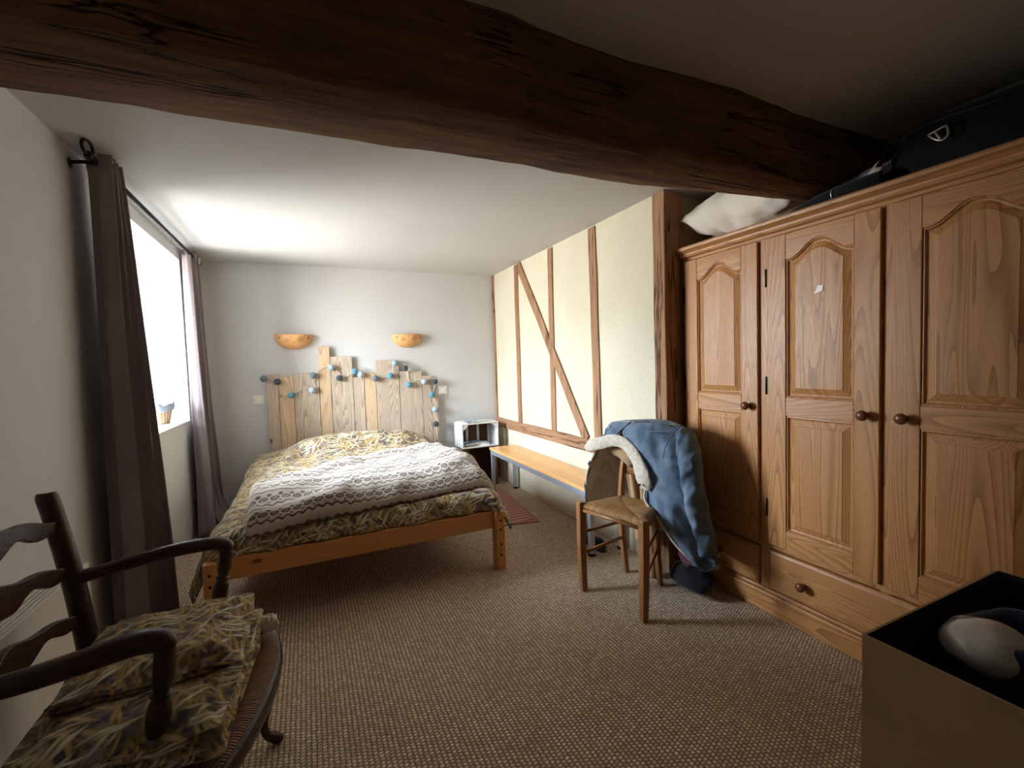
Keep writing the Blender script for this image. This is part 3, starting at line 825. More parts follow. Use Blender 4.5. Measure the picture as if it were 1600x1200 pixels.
# ============================================================ WARDROBE
WX = 1.965; WY_0, WY_1 = .40, 1.94
wd = thing('wardrobe', 'large three-door light oak wardrobe with arched panels', 'wardrobe', (2.27, 1.17, 0))
b = BM(); cx = WX + .022
box(b, cx, 2.58, WY_1 - .02, WY_1, .10, 1.80); box(b, cx, 2.58, WY_0, WY_0 + .02, .10, 1.80); box(b, 2.56, 2.58, WY_0, WY_1, .10, 1.80)
box(b, cx, 2.58, WY_0, WY_1, .10, .12); box(b, cx, 2.58, WY_0, WY_1, 1.78, 1.80); box(b, cx, 2.56, 1.44, 1.455, .12, 1.78); box(b, cx, 2.56, .94, .955, .12, 1.78); box(b, cx, 2.56, WY_0, WY_1, .325, .34)
obj('body', b, 'oakz', wd)
for y0, y1 in ((1.92, WY_1), (1.418, 1.467), (.928, .962), (WY_0, .47)):
    b = BM(); box(b, cx - .006, cx + .015, y0, y1, .118, 1.79); obj('upright', b, 'oakz', wd, bevel=.004)
for z0, z1 in ((1.787, 1.815), (.318, .342)):
    b = BM(); box(b, cx - .0075, cx + .0155, WY_0, WY_1, z0, z1); obj('cross_rail', b, 'oaky', wd, bevel=.003)
b = BM(); box(b, WX - .004, 2.58, WY_0, WY_1, 0, .10); box(b, WX + .004, 2.57, WY_0 + .005, WY_1 - .003, .10, .118); obj('plinth', b, 'oaky', wd, bevel=.005)
# cornice: profile in x,z swept along y with return
prof = [(.018, 1.80), (.0, 1.806), (-.006, 1.815), (-.008, 1.824), (-.024, 1.834), (-.034, 1.838), (-.036, 1.850), (-.03, 1.858), (.02, 1.860)]
b = BM(); R = []
for y, e in ((WY_1 + .006, 1), (WY_0 - .03, -1)):
    R.append([b.verts.new((WX + p[0], y - (e * (.01 + p[0]) if e < 0 else 0), p[1])) for p in prof] + [b.verts.new((2.6, y, 1.86)), b.verts.new((2.6, y, 1.80))])
n_ = len(R[0])
for k in range(n_): b.faces.new((R[0][k], R[1][k], R[1][(k + 1) % n_], R[0][(k + 1) % n_]))
b.faces.new(R[0]); b.faces.new(R[1][::-1]); obj('cornice', b, 'oaky', wd)
def knob(x, y, z, parent, s=1.):
    b = BM(); lathe(b, [(.012 * s, 0), (.010 * s, -.006), (.009 * s, -.014), (.017 * s, -.020), (.021 * s, -.029), (.019 * s, -.038), (.010 * s, -.044), (.001, -.045)], (x, y, z), 'x', 20)
    obj('knob', b, 'knob', parent, smooth=True)
def arch(t):       # 0..1 across; 0 at shoulders, 1 at the crown
    t = abs(t - .5) * 2
    return smooth((.86 - t) / .80)
def door(y0, y1, z0, z1, hinge_hi, knob_y, label=None):
    """front face at x = WX; y0<y1"""
    st = .088 ; zt, zm0, zm1, zb_ = 1.668, .965, 1.05, .43; rise = .062
    py0, py1 = y0 + st, y1 - st; d = .022; NA = 24
    b = BM()
    # stiles (material 0 vertical grain)
    box(b, WX, WX + d, y0, py0, z0, z1, 0); box(b, WX, WX + d, py1, y1, z0, z1, 0)
    box(b, WX + .0005, WX + d, py0, py1, z0, zb_, 1); box(b, WX + .0005, WX + d, py0, py1, zm0, zm1, 1)
    # arched top rail
    rows = []
    for i in range(NA + 1):
        t = i / NA; y = lerp(py0, py1, t); za = zt + rise * arch(t)
        rows.append([b.verts.new((WX + .0005, y, za)), b.verts.new((WX + .0005, y, z1)), b.verts.new((WX + d, y, z1)), b.verts.new((WX + d, y, za))])
    for i in range(NA):
        for k in range(4):
            f = b.faces.new((rows[i][k], rows[i + 1][k], rows[i + 1][(k + 1) % 4], rows[i][(k + 1) % 4])); f.material_index = 1
    for k_, r_ in ((0, rows[0]), (1, rows[-1])): b.faces.new(r_ if k_ else r_[::-1]).material_index = 1
    dr = obj('door', b, ['oakz', 'oaky'], wd, bevel=.0025, seg=2)
    # raised panels: groove, chamfer, field
    def panel(pz0, topf):
        b = BM()
        def ring(inset, x):
            a0, a1 = py0 + inset, py1 - inset; pts = [(x, a0, pz0 + inset), (x, a1, pz0 + inset)]
            for i in range(NA + 1):
                t = 1 - i / NA; y = lerp(a0, a1, t); tt = (y - py0) / (py1 - py0)
                pts.append((x, y, topf(tt) - inset))
            return [b.verts.new(p) for p in pts]
        rs = [ring(-.002, WX + .020), ring(.0, WX + .006), ring(.006, WX + .005), ring(.010, WX + .013), ring(.016, WX + .0145), ring(.040, WX + .0055), ring(.043, WX + .0035)]
        for A, B_ in zip(rs, rs[1:]):
            m_ = len(A)
            for k in range(m_): b.faces.new((A[k], A[(k + 1) % m_], B_[(k + 1) % m_], B_[k])).material_index = 0
        f = b.faces.new(rs[-1]); f.material_index = 0
        obj('raised_panel', b, 'oakz', dr, smooth=False)
    panel(zm1, lambda t: zt + rise * arch(t)); panel(zb_, lambda t: zm0)
    knob(WX, knob_y, 1.0, dr)
    if hinge_hi is not None:
        for z in (.52, 1.10, 1.60):
            b = BM(); lathe(b, [(.0045, -.04), (.0045, .04), (.001, .045)], (WX - .002, hinge_hi, z), 'z', 8); obj('hinge', b, 'blackm', dr)
    return dr
d1 = door(1.468, 1.918, .345, 1.782, 1.921, 1.515)
d2 = door(.963, 1.417, .345, 1.782, 1.421, 1.007)
d3 = door(.472, .927, .345, 1.782, None, .882)
for dr in (d1, d2, d3): pass
def drawer(y0, y1, ks):
    b = BM(); z0, z1 = .122, .314
    def ring(ins, x): return [b.verts.new(p) for p in ((x, y0 + ins, z0 + ins), (x, y1 - ins, z0 + ins), (x, y1 - ins, z1 - ins), (x, y0 + ins, z1 - ins))]
    rs = [ring(0, WX + .022), ring(0, WX + .010), ring(.004, WX + .004), ring(.012, WX + .001), ring(.016, WX - .002)]
    for A, B_ in zip(rs, rs[1:]):
        for k in range(4): b.faces.new((A[k], A[(k + 1) % 4], B_[(k + 1) % 4], B_[k]))
    b.faces.new(rs[-1]); b.faces.new(rs[0][::-1])
    o = obj('drawer', b, 'oaky', wd)
    for k in ks: knob(WX - .002, k, .212, o)
drawer(.475, 1.416, (1.244, .647)); drawer(1.469, 1.917, (1.69,))
b = BM(); vs = [b.verts.new(p) for p in ((WX + .0025, 1.205, 1.497), (WX + .0025, 1.172, 1.505), (WX + .0025, 1.168, 1.527), (WX + .0025, 1.190, 1.531), (WX + .0025, 1.196, 1.515))]
f = b.faces.new(vs); r_ = bmesh.ops.extrude_face_region(b, geom=[f]); [setattr(v.co, 'x', v.co.x - .0012) for v in r_['geom'] if isinstance(v, bmesh.types.BMVert)]
stk = obj('sticker', b, 'plastic', d2); stk['label'] = 'small torn white sticker'

# ---- on top of the wardrobe
def pillow(name, label, cat, c, sx, sy, h, rz, mat, seed, n=40, tilt=0, pucker=.5, parent=None):
    b = BM()
    def side(sg):
        def fn(u, v):
            a, c_ = u * 2 - 1, v * 2 - 1
            e = max(0, (1 - abs(a) ** 2.6)) * max(0, (1 - abs(c_) ** 2.6))
            pin = 1 - .10 * (1 - (a * a)) * (c_ * c_) ; pin2 = 1 - .10 * (1 - c_ * c_) * (a * a)
            z = sg * h / 2 * e ** .5 * (1 + .18 * nz(a * 1.5, c_ * 1.5, seed))
            z += sg * .012 * pucker * sin(22 * a + 4 * nz(a, c_, seed)) * smooth(abs(c_) * 1.6 - .6) * (e ** .3)
            z += (.012 * nz(a * 5, c_ * 5, seed + sg) + .022 * (.3 - abs(nz(a * 4 + c_, c_ * 2.2, seed + 7)))) * pucker * e ** .3
            return (a * sx / 2 * pin2, c_ * sy / 2 * pin, z)
        return fn
    grid(b, side(1), n, n, lambda u, v: (u * sx, v * sy)); grid(b, lambda u, v: side(-1)(1 - u, v), n, n, lambda u, v: (u * sx, v * sy + 3))
    bmesh.ops.remove_doubles(b, verts=b.verts, dist=1e-4)
    o = obj(name, b, mat, smooth='keep', local=True); o.location = c; o.rotation_euler = (tilt, 0, rz) if not isinstance(tilt, tuple) else (tilt[0], tilt[1], rz)
    if parent: o.parent = parent
    if label: tag(o, label, cat)
    return o
pillow('pillow', 'crumpled white pillow on the far end of the wardrobe top', 'pillow', (2.28, 1.645, 2.012), .64, .62, .29, .05, 'whitec', 3., tilt=(.0, .0), pucker=1.8)
# black holdall
bag = thing('duffel_bag', 'black canvas holdall lying on top of the wardrobe', 'bag', (2.28, .72, 1.861))
b = BM()
def fbag(u, v):
    a = -u * 2 * pi; t = v
    y = lerp(1.06, .33, t); k = sqrt(max(0, 1 - abs(2 * t - 1) ** 3.2)) + .02
    cx_, cz_ = 2.27, 1.862 + .12 * min(1, k)
    rx, rz_ = .25 * min(1, k * 1.05), .118 * k
    ca, sa = cos(a), sin(a); sq = lambda c_: (abs(c_) ** .7) * (1 if c_ > 0 else -1)
    x = cx_ + rx * sq(ca) ; z = cz_ + rz_ * sq(sa)
    x += .015 * nz(a, y * 6, 2); z += .010 * nz(a * 2, y * 7, 6)
    return (x, y, max(z, 1.8615))
grid(b, fbag, 48, 30, wrapu=True); bmesh.ops.holes_fill(b, edges=[e for e in b.edges if e.is_boundary]); obj('bag_body', b, 'blackc', bag, smooth=True)
b = BM(); sweep(b, [(2.02, 1.00, 1.95, .014), (1.99, .92, 2.01, .014), (2.0, .8, 2.03, .014), (2.02, .7, 2.03, .014), (2.08, .60, 2.04, .014)], 8, 5, flat=.3, up=(1, 0, 0)); obj('strap', b, 'blackc', bag, smooth=True)
b = BM()
for pts in ([(1.985, .835, 1.985), (1.985, .785, 1.995)], [(1.985, .835, 1.985), (1.983, .815, 1.962), (1.983, .795, 1.950), (1.983, .780, 1.962), (1.985, .785, 1.995)], [(1.984, .815, 1.985), (1.984, .800, 1.955)]):
    sweep(b, [(*p, .0035) for p in pts], 8, 3)
obj('snap_hook', b, 'steel', bag, smooth=True)['label'] = 'bright steel snap hook'
b = BM()
sweep(b, [(2.01, 1.34, 1.872, .010), (1.99, 1.24, 1.880, .020), (1.985, 1.15, 1.888, .026), (1.99, 1.06, 1.892, .030), (2.01, .98, 1.90, .03)], 10, 5, flat=.9)
sweep(b, [(2.04, 1.50, 1.868, .004), (2.02, 1.42, 1.872, .006), (2.01, 1.33, 1.873, .008)], 8, 5)
obj('side_roll', b, 'blackc', bag, smooth=True)
b = BM(); lathe(b, [(.0285, -.002), (.0285, .002)], (1.987, 1.135, 1.888), 'y', 16); obj('strap_buckle', b, 'steel', bag)
b = BM(); grid(b, lambda u, v: (2.06 + .012 * sin(u * 9) + .03 * v, lerp(1.16, .98, u), 1.905 + lerp(.0, .05, v) + .03 * u), 16, 8); o = obj('shirt', b, 'check', smooth=True, solid=.006); tag(o, 'white shirt with a small dark check, on the wardrobe behind the bag strap', 'shirt')
b = BM(); grid(b, lambda u, v: (2.03 + .012 * sin(u * 6) + .02 * v, lerp(1.10, .99, u), 1.912 + lerp(0, .045 * (.2 + u), v) + .022 * u), 16, 8); o = obj('cloth', b, 'whitec', smooth=True, solid=.008); tag(o, 'plain white cloth tucked under the black holdall', 'cloth')

# ============================================================ STRAW CHAIR
ch = thing('rush_seat_chair', 'small wooden chair with woven rush seat in front of the wardrobe', 'chair', (1.53, 1.92, 0))
FL, FR, BR, BL = Vector((1.345, 2.085)), Vector((1.447, 1.69)), Vector((1.705, 1.86)), Vector((1.64, 2.095))
def leg(pts, par=ch, mat='chairw', n=4, name='leg'):
    b = BM(); sweep(b, pts, n, 5, up=(.7, .7, 0)); return obj(name, b, mat, par, bevel=.004, angle=50)
leg([(1.305, 2.012, 0, .023), (1.322, 2.05, .20, .027), (1.345, 2.083, .40, .029), (1.347, 2.088, .462, .026)])
leg([(1.392, 1.637, 0, .023), (1.418, 1.66, .20, .027), (1.447, 1.69, .40, .029), (1.449, 1.694, .462, .026)])
leg([(1.645, 2.075, 0, .018), (1.632, 2.09, .22, .021), (1.632, 2.095, .45, .022), (1.66, 2.098, .68, .019), (1.705, 2.10, .875, .014)])
leg([(1.705, 1.865, 0, .018), (1.695, 1.875, .22, .021), (1.697, 1.885, .45, .022), (1.725, 1.888, .68, .019), (1.765, 1.89, .875, .014)])
def rail(p, q, r, z, name='stretcher', z2=None, n=8):
    b = BM(); sweep(b, [(p[0], p[1], z, r), (q[0], q[1], z2 if z2 is not None else z, r)], n, 1); obj(name, b, 'chairw', ch, smooth=n > 4)
rail((1.333, 2.065), (1.633, 2.09), .009, .30); rail((1.32, 2.045), (1.635, 2.085), .010, .19, z2=.21)
rail((1.43, 1.675), (1.695, 1.872), .009, .30); rail((1.42, 1.66), (1.698, 1.87), .010, .19, z2=.21)
rail((1.635, 2.088), (1.697, 1.88), .010, .33)
for z, w in ((.60, .022), (.70, .03), (.83, .035)):
    b = BM(); pts = []
    for i in range(7):
        t = i / 6; bow = .014 * sin(pi * t)
        pts.append((lerp(1.655, 1.72, t) + (z - .6) * .22 + bow, lerp(2.095, 1.888, t), z, w))
    sweep(b, pts, 10, 2, up=(0, 0, 1), flat=.3); obj('back_slat', b, 'chairw', ch, smooth=True)
for p, q in ((FL, FR), (FR, BR), (BR, BL), (BL, FL)):
    b = BM(); sweep(b, [(p.x, p.y, .418, .011), (q.x, q.y, .418, .011)], 8, 1); obj('seat_rail', b, 'chairw', ch, smooth=True)
def rush_seat(par, FL, FR, BR, BL, z, mat, bulge=.014, ov=.012, n=44):
    b = BM(); lay = b.loops.layers.uv.verify()
    c = (FL + FR + BR + BL) / 4
    def P(a, d):      # a,d in -1..1 ; a: FL->FR, d: front->back
        u, v = (a + 1) / 2, (d + 1) / 2
        p = (FL * (1 - u) + FR * u) * (1 - v) + (BL * (1 - u) + BR * u) * v
        p = c + (p - c) * 1.03
        m_ = max(abs(a), abs(d)); dg = abs(abs(a) - abs(d))
        zz = z - .018 + .030 * (1 - m_ ** 10) ** .5 * 1 - .006 * exp(-dg * 14) - .010 * (1 - m_)
        return (p.x, p.y, zz)
    for side in (0, 1):
        V = [[None] * (n + 1) for _ in range(n + 1)]
        for j in range(n + 1):
            for i in range(n + 1):
                a, d = i / n * 2 - 1, j / n * 2 - 1; a = sin(a * pi / 2) ; d = sin(d * pi / 2)
                x, y, zz = P(a, d)
                if side: zz = z - .018 - .016 * (1 - max(abs(a), abs(d)) ** 6)
                V[j][i] = (b.verts.new((x, y, zz)), a, d)
        for j in range(n):
            for i in range(n):
                q = [V[j][i], V[j][i + 1], V[j + 1][i + 1], V[j + 1][i]]
                f = b.faces.new([t[0] for t in q]); f.smooth = True
                am = sum(t[1] for t in q) / 4; dm = sum(t[2] for t in q) / 4
                for l, t in zip(f.loops, q): l[lay].uv = (t[1] * .2, t[2] * .2) if abs(dm) > abs(am) else (t[2] * .17, t[1] * .2)
    bmesh.ops.remove_doubles(b, verts=b.verts, dist=1e-4)
    return obj('seat', b, mat, par, smooth=True)
rush_seat(ch, FL, FR, BR, BL, .452, 'rush')

# ---- denim jacket over the chair back
JB = Vector((1.70, 1.97, 0)); JR = Vector((.225, -.974, 0)); JD = Vector((.974, .225, 0))
def J(s, d, z): return JB + JR * s + JD * (d + .0) + Vector((0, 0, z))
jk = thing('denim_jacket', 'blue denim jacket with cream fleece lining hung over the chair back', 'jacket', (1.72, 1.95, .2))
# columns: L edge, L front, L side, back L, back M, back R, R side, R front, R edge
rowsJ = [
 [(-.075, -.035, .884), (-.15, -.03, .880), (-.225, .0, .872), (-.12, .055, .89), (0, .065, .90), (.12, .06, .90), (.215, .02, .885), (.10, -.03, .90), (-.06, -.035, .886)],
 [(-.085, -.075, .845), (-.19, -.055, .855), (-.255, .01, .85), (-.14, .085, .87), (0, .10, .88), (.14, .09, .875), (.255, .02, .865), (.12, -.065, .865), (-.07, -.075, .85)],
 [(-.15, -.10, .79), (-.24, -.08, .80), (-.285, .02, .79), (-.16, .11, .80), (0, .12, .80), (.16, .11, .80), (.285, .01, .80), (.16, -.10, .79), (-.03, -.10, .80)],
 [(-.25, -.10, .73), (-.285, -.07, .72), (-.305, .02, .70), (-.18, .12, .70), (0, .13, .70), (.17, .12, .70), (.305, .01, .71), (.20, -.10, .69), (.05, -.10, .70)],
 [(-.32, -.11, .60), (-.335, -.06, .60), (-.335, .03, .60), (-.2, .12, .58), (0, .13, .58), (.18, .12, .58), (.335, .01, .585), (.22, -.11, .57), (.09, -.115, .58)],
 [(-.345, -.11, .50), (-.365, -.05, .50), (-.36, .03, .50), (-.21, .12, .46), (0, .13, .45), (.19, .12, .46), (.375, .0, .47), (.25, -.12, .46), (.085, -.115, .49)],
 [(-.35, -.10, .42), (-.37, -.075, .42), (-.345, .0, .42), (-.22, .10, .38), (0, .12, .35), (.20, .11, .35), (.405, .0, .38), (.28, -.11, .37), (.16, -.11, .41)],
 [(-.345, -.10, .37), (-.37, -.08, .37), (-.335, .0, .37), (-.21, .09, .34), (0, .11, .29), (.21, .10, .28), (.425, -.01, .30), (.33, -.09, .29), (.25, -.10, .30)],
 [(-.34, -.10, .35), (-.365, -.08, .345), (-.33, .0, .345), (-.21, .09, .32), (0, .11, .26), (.22, .09, .24), (.42, -.01, .25), (.39, -.05, .195), (.34, -.08, .225)],
]
colsS = [cr(r_, 12) for r_ in rowsJ]
nc = len(colsS[0])
colsT = [cr([colsS[j][i] for j in range(len(rowsJ))], 10) for i in range(nc)]
b = BM(); nr = len(colsT[0]); V = []
for j in range(nr):
    row = []
    for i in range(nc):
        s, d, z = colsT[i][j]
        q = nz(s * 7 + z * 3, z * 4, d * 5 + 3)
        q2 = nz(s * 16 + z * 6, z * 5, d * 5 + 13)
        w = .040 * (.3 - abs(q)) + .026 * (.25 - abs(q2)) + .005 * sin(z * 22 + s * 40 + 6 * q) * smooth((.86 - z) / .1) + .004 * nz(s * 30, z * 25)
        row.append(b.verts.new(J(s + w * .4 * (1 if s > 0 else -1), d + w * (-1 if d < 0 else 1), z)))
    V.append(row)
for j in range(nr - 1):
    for i in range(nc - 1):
        f = b.faces.new((V[j][i], V[j][i + 1], V[j + 1][i + 1], V[j + 1][i])); f.smooth = True
# close the shoulder line: bridge front and back halves of the top row
top = V[0]; h_ = nc // 2
for k in range(h_ - 1):
    a_, b_, c_, d_ = top[k], top[k + 1], top[nc - 2 - k], top[nc - 1 - k]
    try: b.faces.new((a_, d_, c_, b_)).smooth = True
    except ValueError: pass
obj('body', b, ['denim', 'sherpa'], jk, smooth=True, solid=.010, soff=-1, smat=1)
# sleeve
b = BM()
sp_ = [(.235, .02, .86, .045), (.275, -.01, .80, .062), (.30, -.035, .70, .064), (.325, -.05, .58, .060), (.355, -.05, .46, .055), (.385, -.045, .35, .050), (.395, -.04, .28, .047)]
rings = sweep(b, [(*J(s, d, z), r_) for s, d, z, r_ in sp_], 32, 14, flat=.8, up=(.9, .2, 0))
for v in b.verts:
    p = v.co; q = nz(p.x * 9, p.y * 12 + p.z * 3, p.z * 5); q2 = nz(p.x * 14, p.y * 20 + p.z * 8, p.z * 7 + 5); w = .045 * (.3 - abs(q)) + .030 * (.25 - abs(q2)) + .006 * nz(p.x * 7, p.y * 7, p.z * 30); v.co += Vector((-.8, -.3, .1)) * w
obj('sleeve', b, 'denim', jk, smooth=True)
b = BM(); sweep(b, [(*J(-.24, .05, .83), .030), (*J(-.315, .09, .75), .036), (*J(-.37, .10, .65), .036), (*J(-.39, .10, .54), .034)], 18, 6, flat=.8, up=(.9, .2, 0)); obj('sleeve', b, 'denim', jk, smooth=True)
# stitched seams on the outside of the denim
def seam(name, P, r_=.0028):
    b = BM(); sweep(b, [(*J(*p), r_) for p in P], 6, 5); obj(name, b, 'denim_light', jk, smooth=True)
seam('yoke_seam', [(-.17, -.075, .862), (-.2, -.085, .82), (-.24, -.085, .78)])
seam('armhole_seam', [(.235, -.005, .892), (.228, -.06, .865), (.215, -.115, .80), (.205, -.125, .74)])
seam('yoke_seam', [(.0, -.072, .862), (.08, -.085, .858), (.16, -.082, .862), (.225, -.055, .868)])
# collar
CP = [(-.315, -.135, .715, .020), (-.275, -.135, .742, .034), (-.20, -.13, .765, .036), (-.12, -.12, .788, .034), (-.05, -.12, .782, .034), (.01, -.125, .745, .036), (.055, -.13, .69, .040), (.085, -.135, .63, .046), (.10, -.135, .58, .040), (.095, -.135, .555, .016)]
b = BM(); sweep(b, [(*J(s, d, z), r_) for s, d, z, r_ in CP], 20, 8, flat=.36, up=(0, 0, 1))
for v in b.verts:
    p = v.co; v.co += Vector((-.7, -.2, .3)) * (.006 * nz(p.x * 60, p.y * 60, p.z * 60) + .006 * nz(p.x * 14, p.y * 14, p.z * 14))
obj('collar', b, 'sherpa', jk, smooth=True)
def trim(idx, c0=0):
    b = BM(); pts = [(*(J(*colsT[idx][j])), .0075) for j in range(c0, nr, 3)]
    sweep(b, pts, 8, 3); obj('fleece_edge', b, 'sherpa', jk, smooth=True)
trim(0, 12); trim(nc - 1, 12)
b = BM(); hem = [(*(J(*colsT[i][nr - 1]) + Vector((0, 0, .0))), .007) for i in range(int(nc * .62), nc, 3)] + [(*J(*colsT[nc - 1][nr - 1]), .007)]
sweep(b, hem, 8, 3); obj('hem_seam', b, 'denim', jk, smooth=True)
b = BM(); p = J(.375, -.075, .228); sphere(b, p, .008, (1, 1, 1), 10); obj('button', b, 'blackm', jk, smooth=True)
b = BM(); p = J(.12, -.137, .60); sphere(b, J(.09, -.165, .585), .006, n=10); obj('button', b, 'blackm', jk, smooth=True)
# beige garment hanging on the chair back under the collar
b = BM()
def fng(u, v):
    s = lerp(-.20, .05, u); z = lerp(.80, .16, v); d = .03 + .02 * sin(u * 17 + 2 * v) + .05 * v * sin(u * 6) + .02 * v
    return J(s * (1 - .25 * v) + .03 * v, d, z + .02 * sin(u * 4))
grid(b, fng, 40, 40); tag(obj('trousers', b, 'tan', smooth='keep', solid=.008), 'tan cotton trousers hanging down behind the rush-seated chair', 'trousers')
b = BM(); grid(b, lambda u, v: J(lerp(-.17, .02, u), -.045 - .03 * sin(v * pi), .765 - .075 * v - .035 * sin(u * pi) * v + .01 * sin(u * 8)), 24, 12)
tag(obj('scarf', b, 'tan', smooth='keep', solid=.008), 'beige folded cloth tucked inside the jacket collar', 'cloth')
# bits on the floor behind the chair
b = BM()
def blob(c, sx, sy, sz, seed, amp=.18):
    def fn(u, v):
        a, t = -u * 2 * pi, v * pi
        r_ = 1 + amp * nz(cos(a) * sin(t) * 1.5, sin(a) * sin(t) * 1.5, cos(t) * 1.5 + seed)
        return (c[0] + sx * r_ * cos(a) * sin(t), c[1] + sy * r_ * sin(a) * sin(t), max(.004, c[2] + sz * r_ * cos(t)))
    return fn
grid(b, blob((1.82, 1.745, .072), .08, .125, .07, 1, .3), 32, 20, wrapu=True); tag(obj('backpack', b, 'blackc', smooth=True), 'dark bag slumped on the floor between chair and wardrobe', 'bag')
b = BM(); grid(b, blob((1.80, 1.745, .185), .05, .06, .05, 4, .35), 32, 20, wrapu=True); tag(obj('cloth_bundle', b, 'plaid', smooth=True), 'plum checked cloth bundle on the dark bag behind the chair', 'bundle')
b = BM(); grid(b, lambda u, v: (lambda t: (1.735 + .03 * cos(-u * 2 * pi), 1.965 + .035 * sin(-u * 2 * pi), lerp(.004, .30, t)))(v), 20, 12, wrapu=True)
bmesh.ops.holes_fill(b, edges=[e for e in b.edges if e.is_boundary]); tag(obj('rolled_cloth', b, 'tan', smooth=True, bevel=.006), 'upright roll of tan cloth behind the chair\'s rear legs', 'cloth roll')
# dark shoe under the bench end
b = BM()
def shoe(u, v):
    a = -u * 2 * pi; t = v
    w = .038 * sin(pi * (.08 + .84 * t)) ** .5 * (1 + .1 * sin(t * 5)); h = lerp(.075, .04, smooth(t * 1.6)) * sin(pi * (.1 + .85 * t)) ** .4
    return (1.69 + w * cos(a), lerp(2.36, 2.62, t), .022 + max(-.018, h * .55 * sin(a) + h * .4))
grid(b, shoe, 24, 20, wrapu=True); bmesh.ops.holes_fill(b, edges=[e for e in b.edges if e.is_boundary])
sh = thing('shoe', 'dark shoe on the carpet under the near end of the bench', 'shoe', (1.69, 2.49, 0)); obj('upper', b, 'blackc', sh, smooth=True)
b = BM(); grid(b, lambda u, v: (1.69 + .04 * sin(pi * (.08 + .84 * v)) ** .5 * cos(-u * 2 * pi) * 1.0, lerp(2.355, 2.625, v), .001 + .010 + .010 * sin(-u * 2 * pi)), 16, 20, wrapu=True)
bmesh.ops.holes_fill(b, edges=[e for e in b.edges if e.is_boundary]); obj('sole', b, 'blackrub', sh)

# ============================================================ ARMCHAIR
ac = thing('armchair', 'dark walnut ladder-back armchair with rush seat by the radiator', 'armchair', (-.37, 1.38, 0))
def part(name, pts, n=12, sub=6, flat=1., up=None, mat='dark', par=ac, bevel=0):
    b = BM(); sweep(b, pts, n, sub, flat=flat, up=up); return obj(name, b, mat, par, smooth=n > 4, bevel=bevel)
part('back_post', [(-.55, 1.625, 0, .020), (-.575, 1.61, .22, .024), (-.585, 1.60, .43, .026), (-.61, 1.605, .66, .025), (-.645, 1.615, .86, .024), (-.66, 1.62, .925, .023), (-.662, 1.621, .935, .016)])
part('back_post', [(-.55, 1.095, 0, .020), (-.575, 1.105, .22, .024), (-.585, 1.11, .43, .026), (-.61, 1.105, .66, .025), (-.645, 1.10, .86, .024), (-.66, 1.095, .925, .023), (-.662, 1.095, .935, .016)])
def slat(zc, hh, xb, curve):
    b = BM(); N_ = 40
    rows = []
    for i in range(N_ + 1):
        t = i / N_; y = lerp(1.12, 1.60, t); u = abs(t - .5) * 2
        top_ = zc + hh * (.42 + .34 * cos(pi * u * 1.0) + .10 * cos(3 * pi * u)); bot = zc - hh * (.42 + .14 * cos(pi * u * 2.0) - .12 * cos(pi * u * 4))
        x = xb - .035 * (1 - u * u)
        rows.append([b.verts.new(q) for q in ((x - .008, y, bot), (x + .008, y, bot), (x + .009 - (top_ - zc) * .12, y, top_), (x - .007 - (top_ - zc) * .12, y, top_))])
    for i in range(N_):
        for k in range(4): b.faces.new((rows[i][k], rows[i][(k + 1) % 4], rows[i + 1][(k + 1) % 4], rows[i + 1][k])).smooth = False
    b.faces.new(rows[0][::-1]); b.faces.new(rows[-1]); obj('back_slat', b, 'dark', ac, bevel=.003, angle=60)
slat(.862, .065, -.642, 0); slat(.735, .06, -.622, 0); slat(.60, .055, -.603, 0)
# arms
part('armrest', [(-.60, 1.605, .695, .018), (-.50, 1.63, .703, .019), (-.40, 1.665, .706, .020), (-.31, 1.69, .700, .021), (-.275, 1.695, .688, .022), (-.262, 1.697, .672, .020)], 14, 8, flat=1.15)
part('armrest', [(-.60, 1.105, .695, .018), (-.52, 1.088, .700, .020), (-.42, 1.095, .708, .022), (-.345, 1.115, .710, .023), (-.305, 1.128, .700, .023), (-.290, 1.13, .680, .021)], 14, 8, flat=1.15)
for (x, y, x2, y2) in ((-.268, 1.695, -.30, 1.675), (-.297, 1.13, -.325, 1.13)):
    P_ = [(0, .69, .019), (.12, .645, .020), (.3, .61, .019), (.40, .592, .014), (.44, .585, .021), (.48, .578, .015), (.55, .565, .020), (.7, .54, .023), (.85, .51, .019), (1, .455, .014), (1, .43, .014)]
    part('arm_support', [(lerp(x, x2, t), lerp(y, y2, t), z, r_) for t, z, r_ in P_], 14, 5)
# seat rails
part('front_apron', [(-.205, 1.065, .402, .026), (-.165, 1.17, .402, .027), (-.132, 1.30, .402, .028), (-.118, 1.43, .402, .028), (-.13, 1.56, .402, .027), (-.158, 1.675, .402, .026)], 8, 6, flat=.42, up=(0, 0, 1))
part('side_rail', [(-.58, 1.60, .405, .018), (-.165, 1.675, .405, .018)], 8, 1, flat=.6, up=(0, 0, 1)); part('side_rail', [(-.58, 1.11, .405, .018), (-.21, 1.075, .405, .018)], 8, 1, flat=.6, up=(0, 0, 1))
part('back_rail', [(-.585, 1.60, .405, .016), (-.585, 1.11, .405, .016)], 8, 1)
def cab(x, y, dy):
    part('leg', [(x - .01, y, .425, .022), (x, y + dy * .006, .36, .027), (x + .022, y + dy * .010, .28, .025), (x + .016, y + dy * .004, .18, .018), (x - .002, y - dy * .008, .09, .014), (x + .004, y - dy * .006, .045, .013), (x + .030, y + dy * .0, .020, .017), (x + .048, y + dy * .004, .012, .010)], 12, 6)
cab(-.185, 1.655, 1); cab(-.222, 1.085, -1)
part('stretcher', [(-.57, 1.605, .15, .011), (-.19, 1.65, .15, .011)], 8, 1); part('stretcher', [(-.57, 1.105, .15, .011), (-.22, 1.09, .15, .011)], 8, 1)
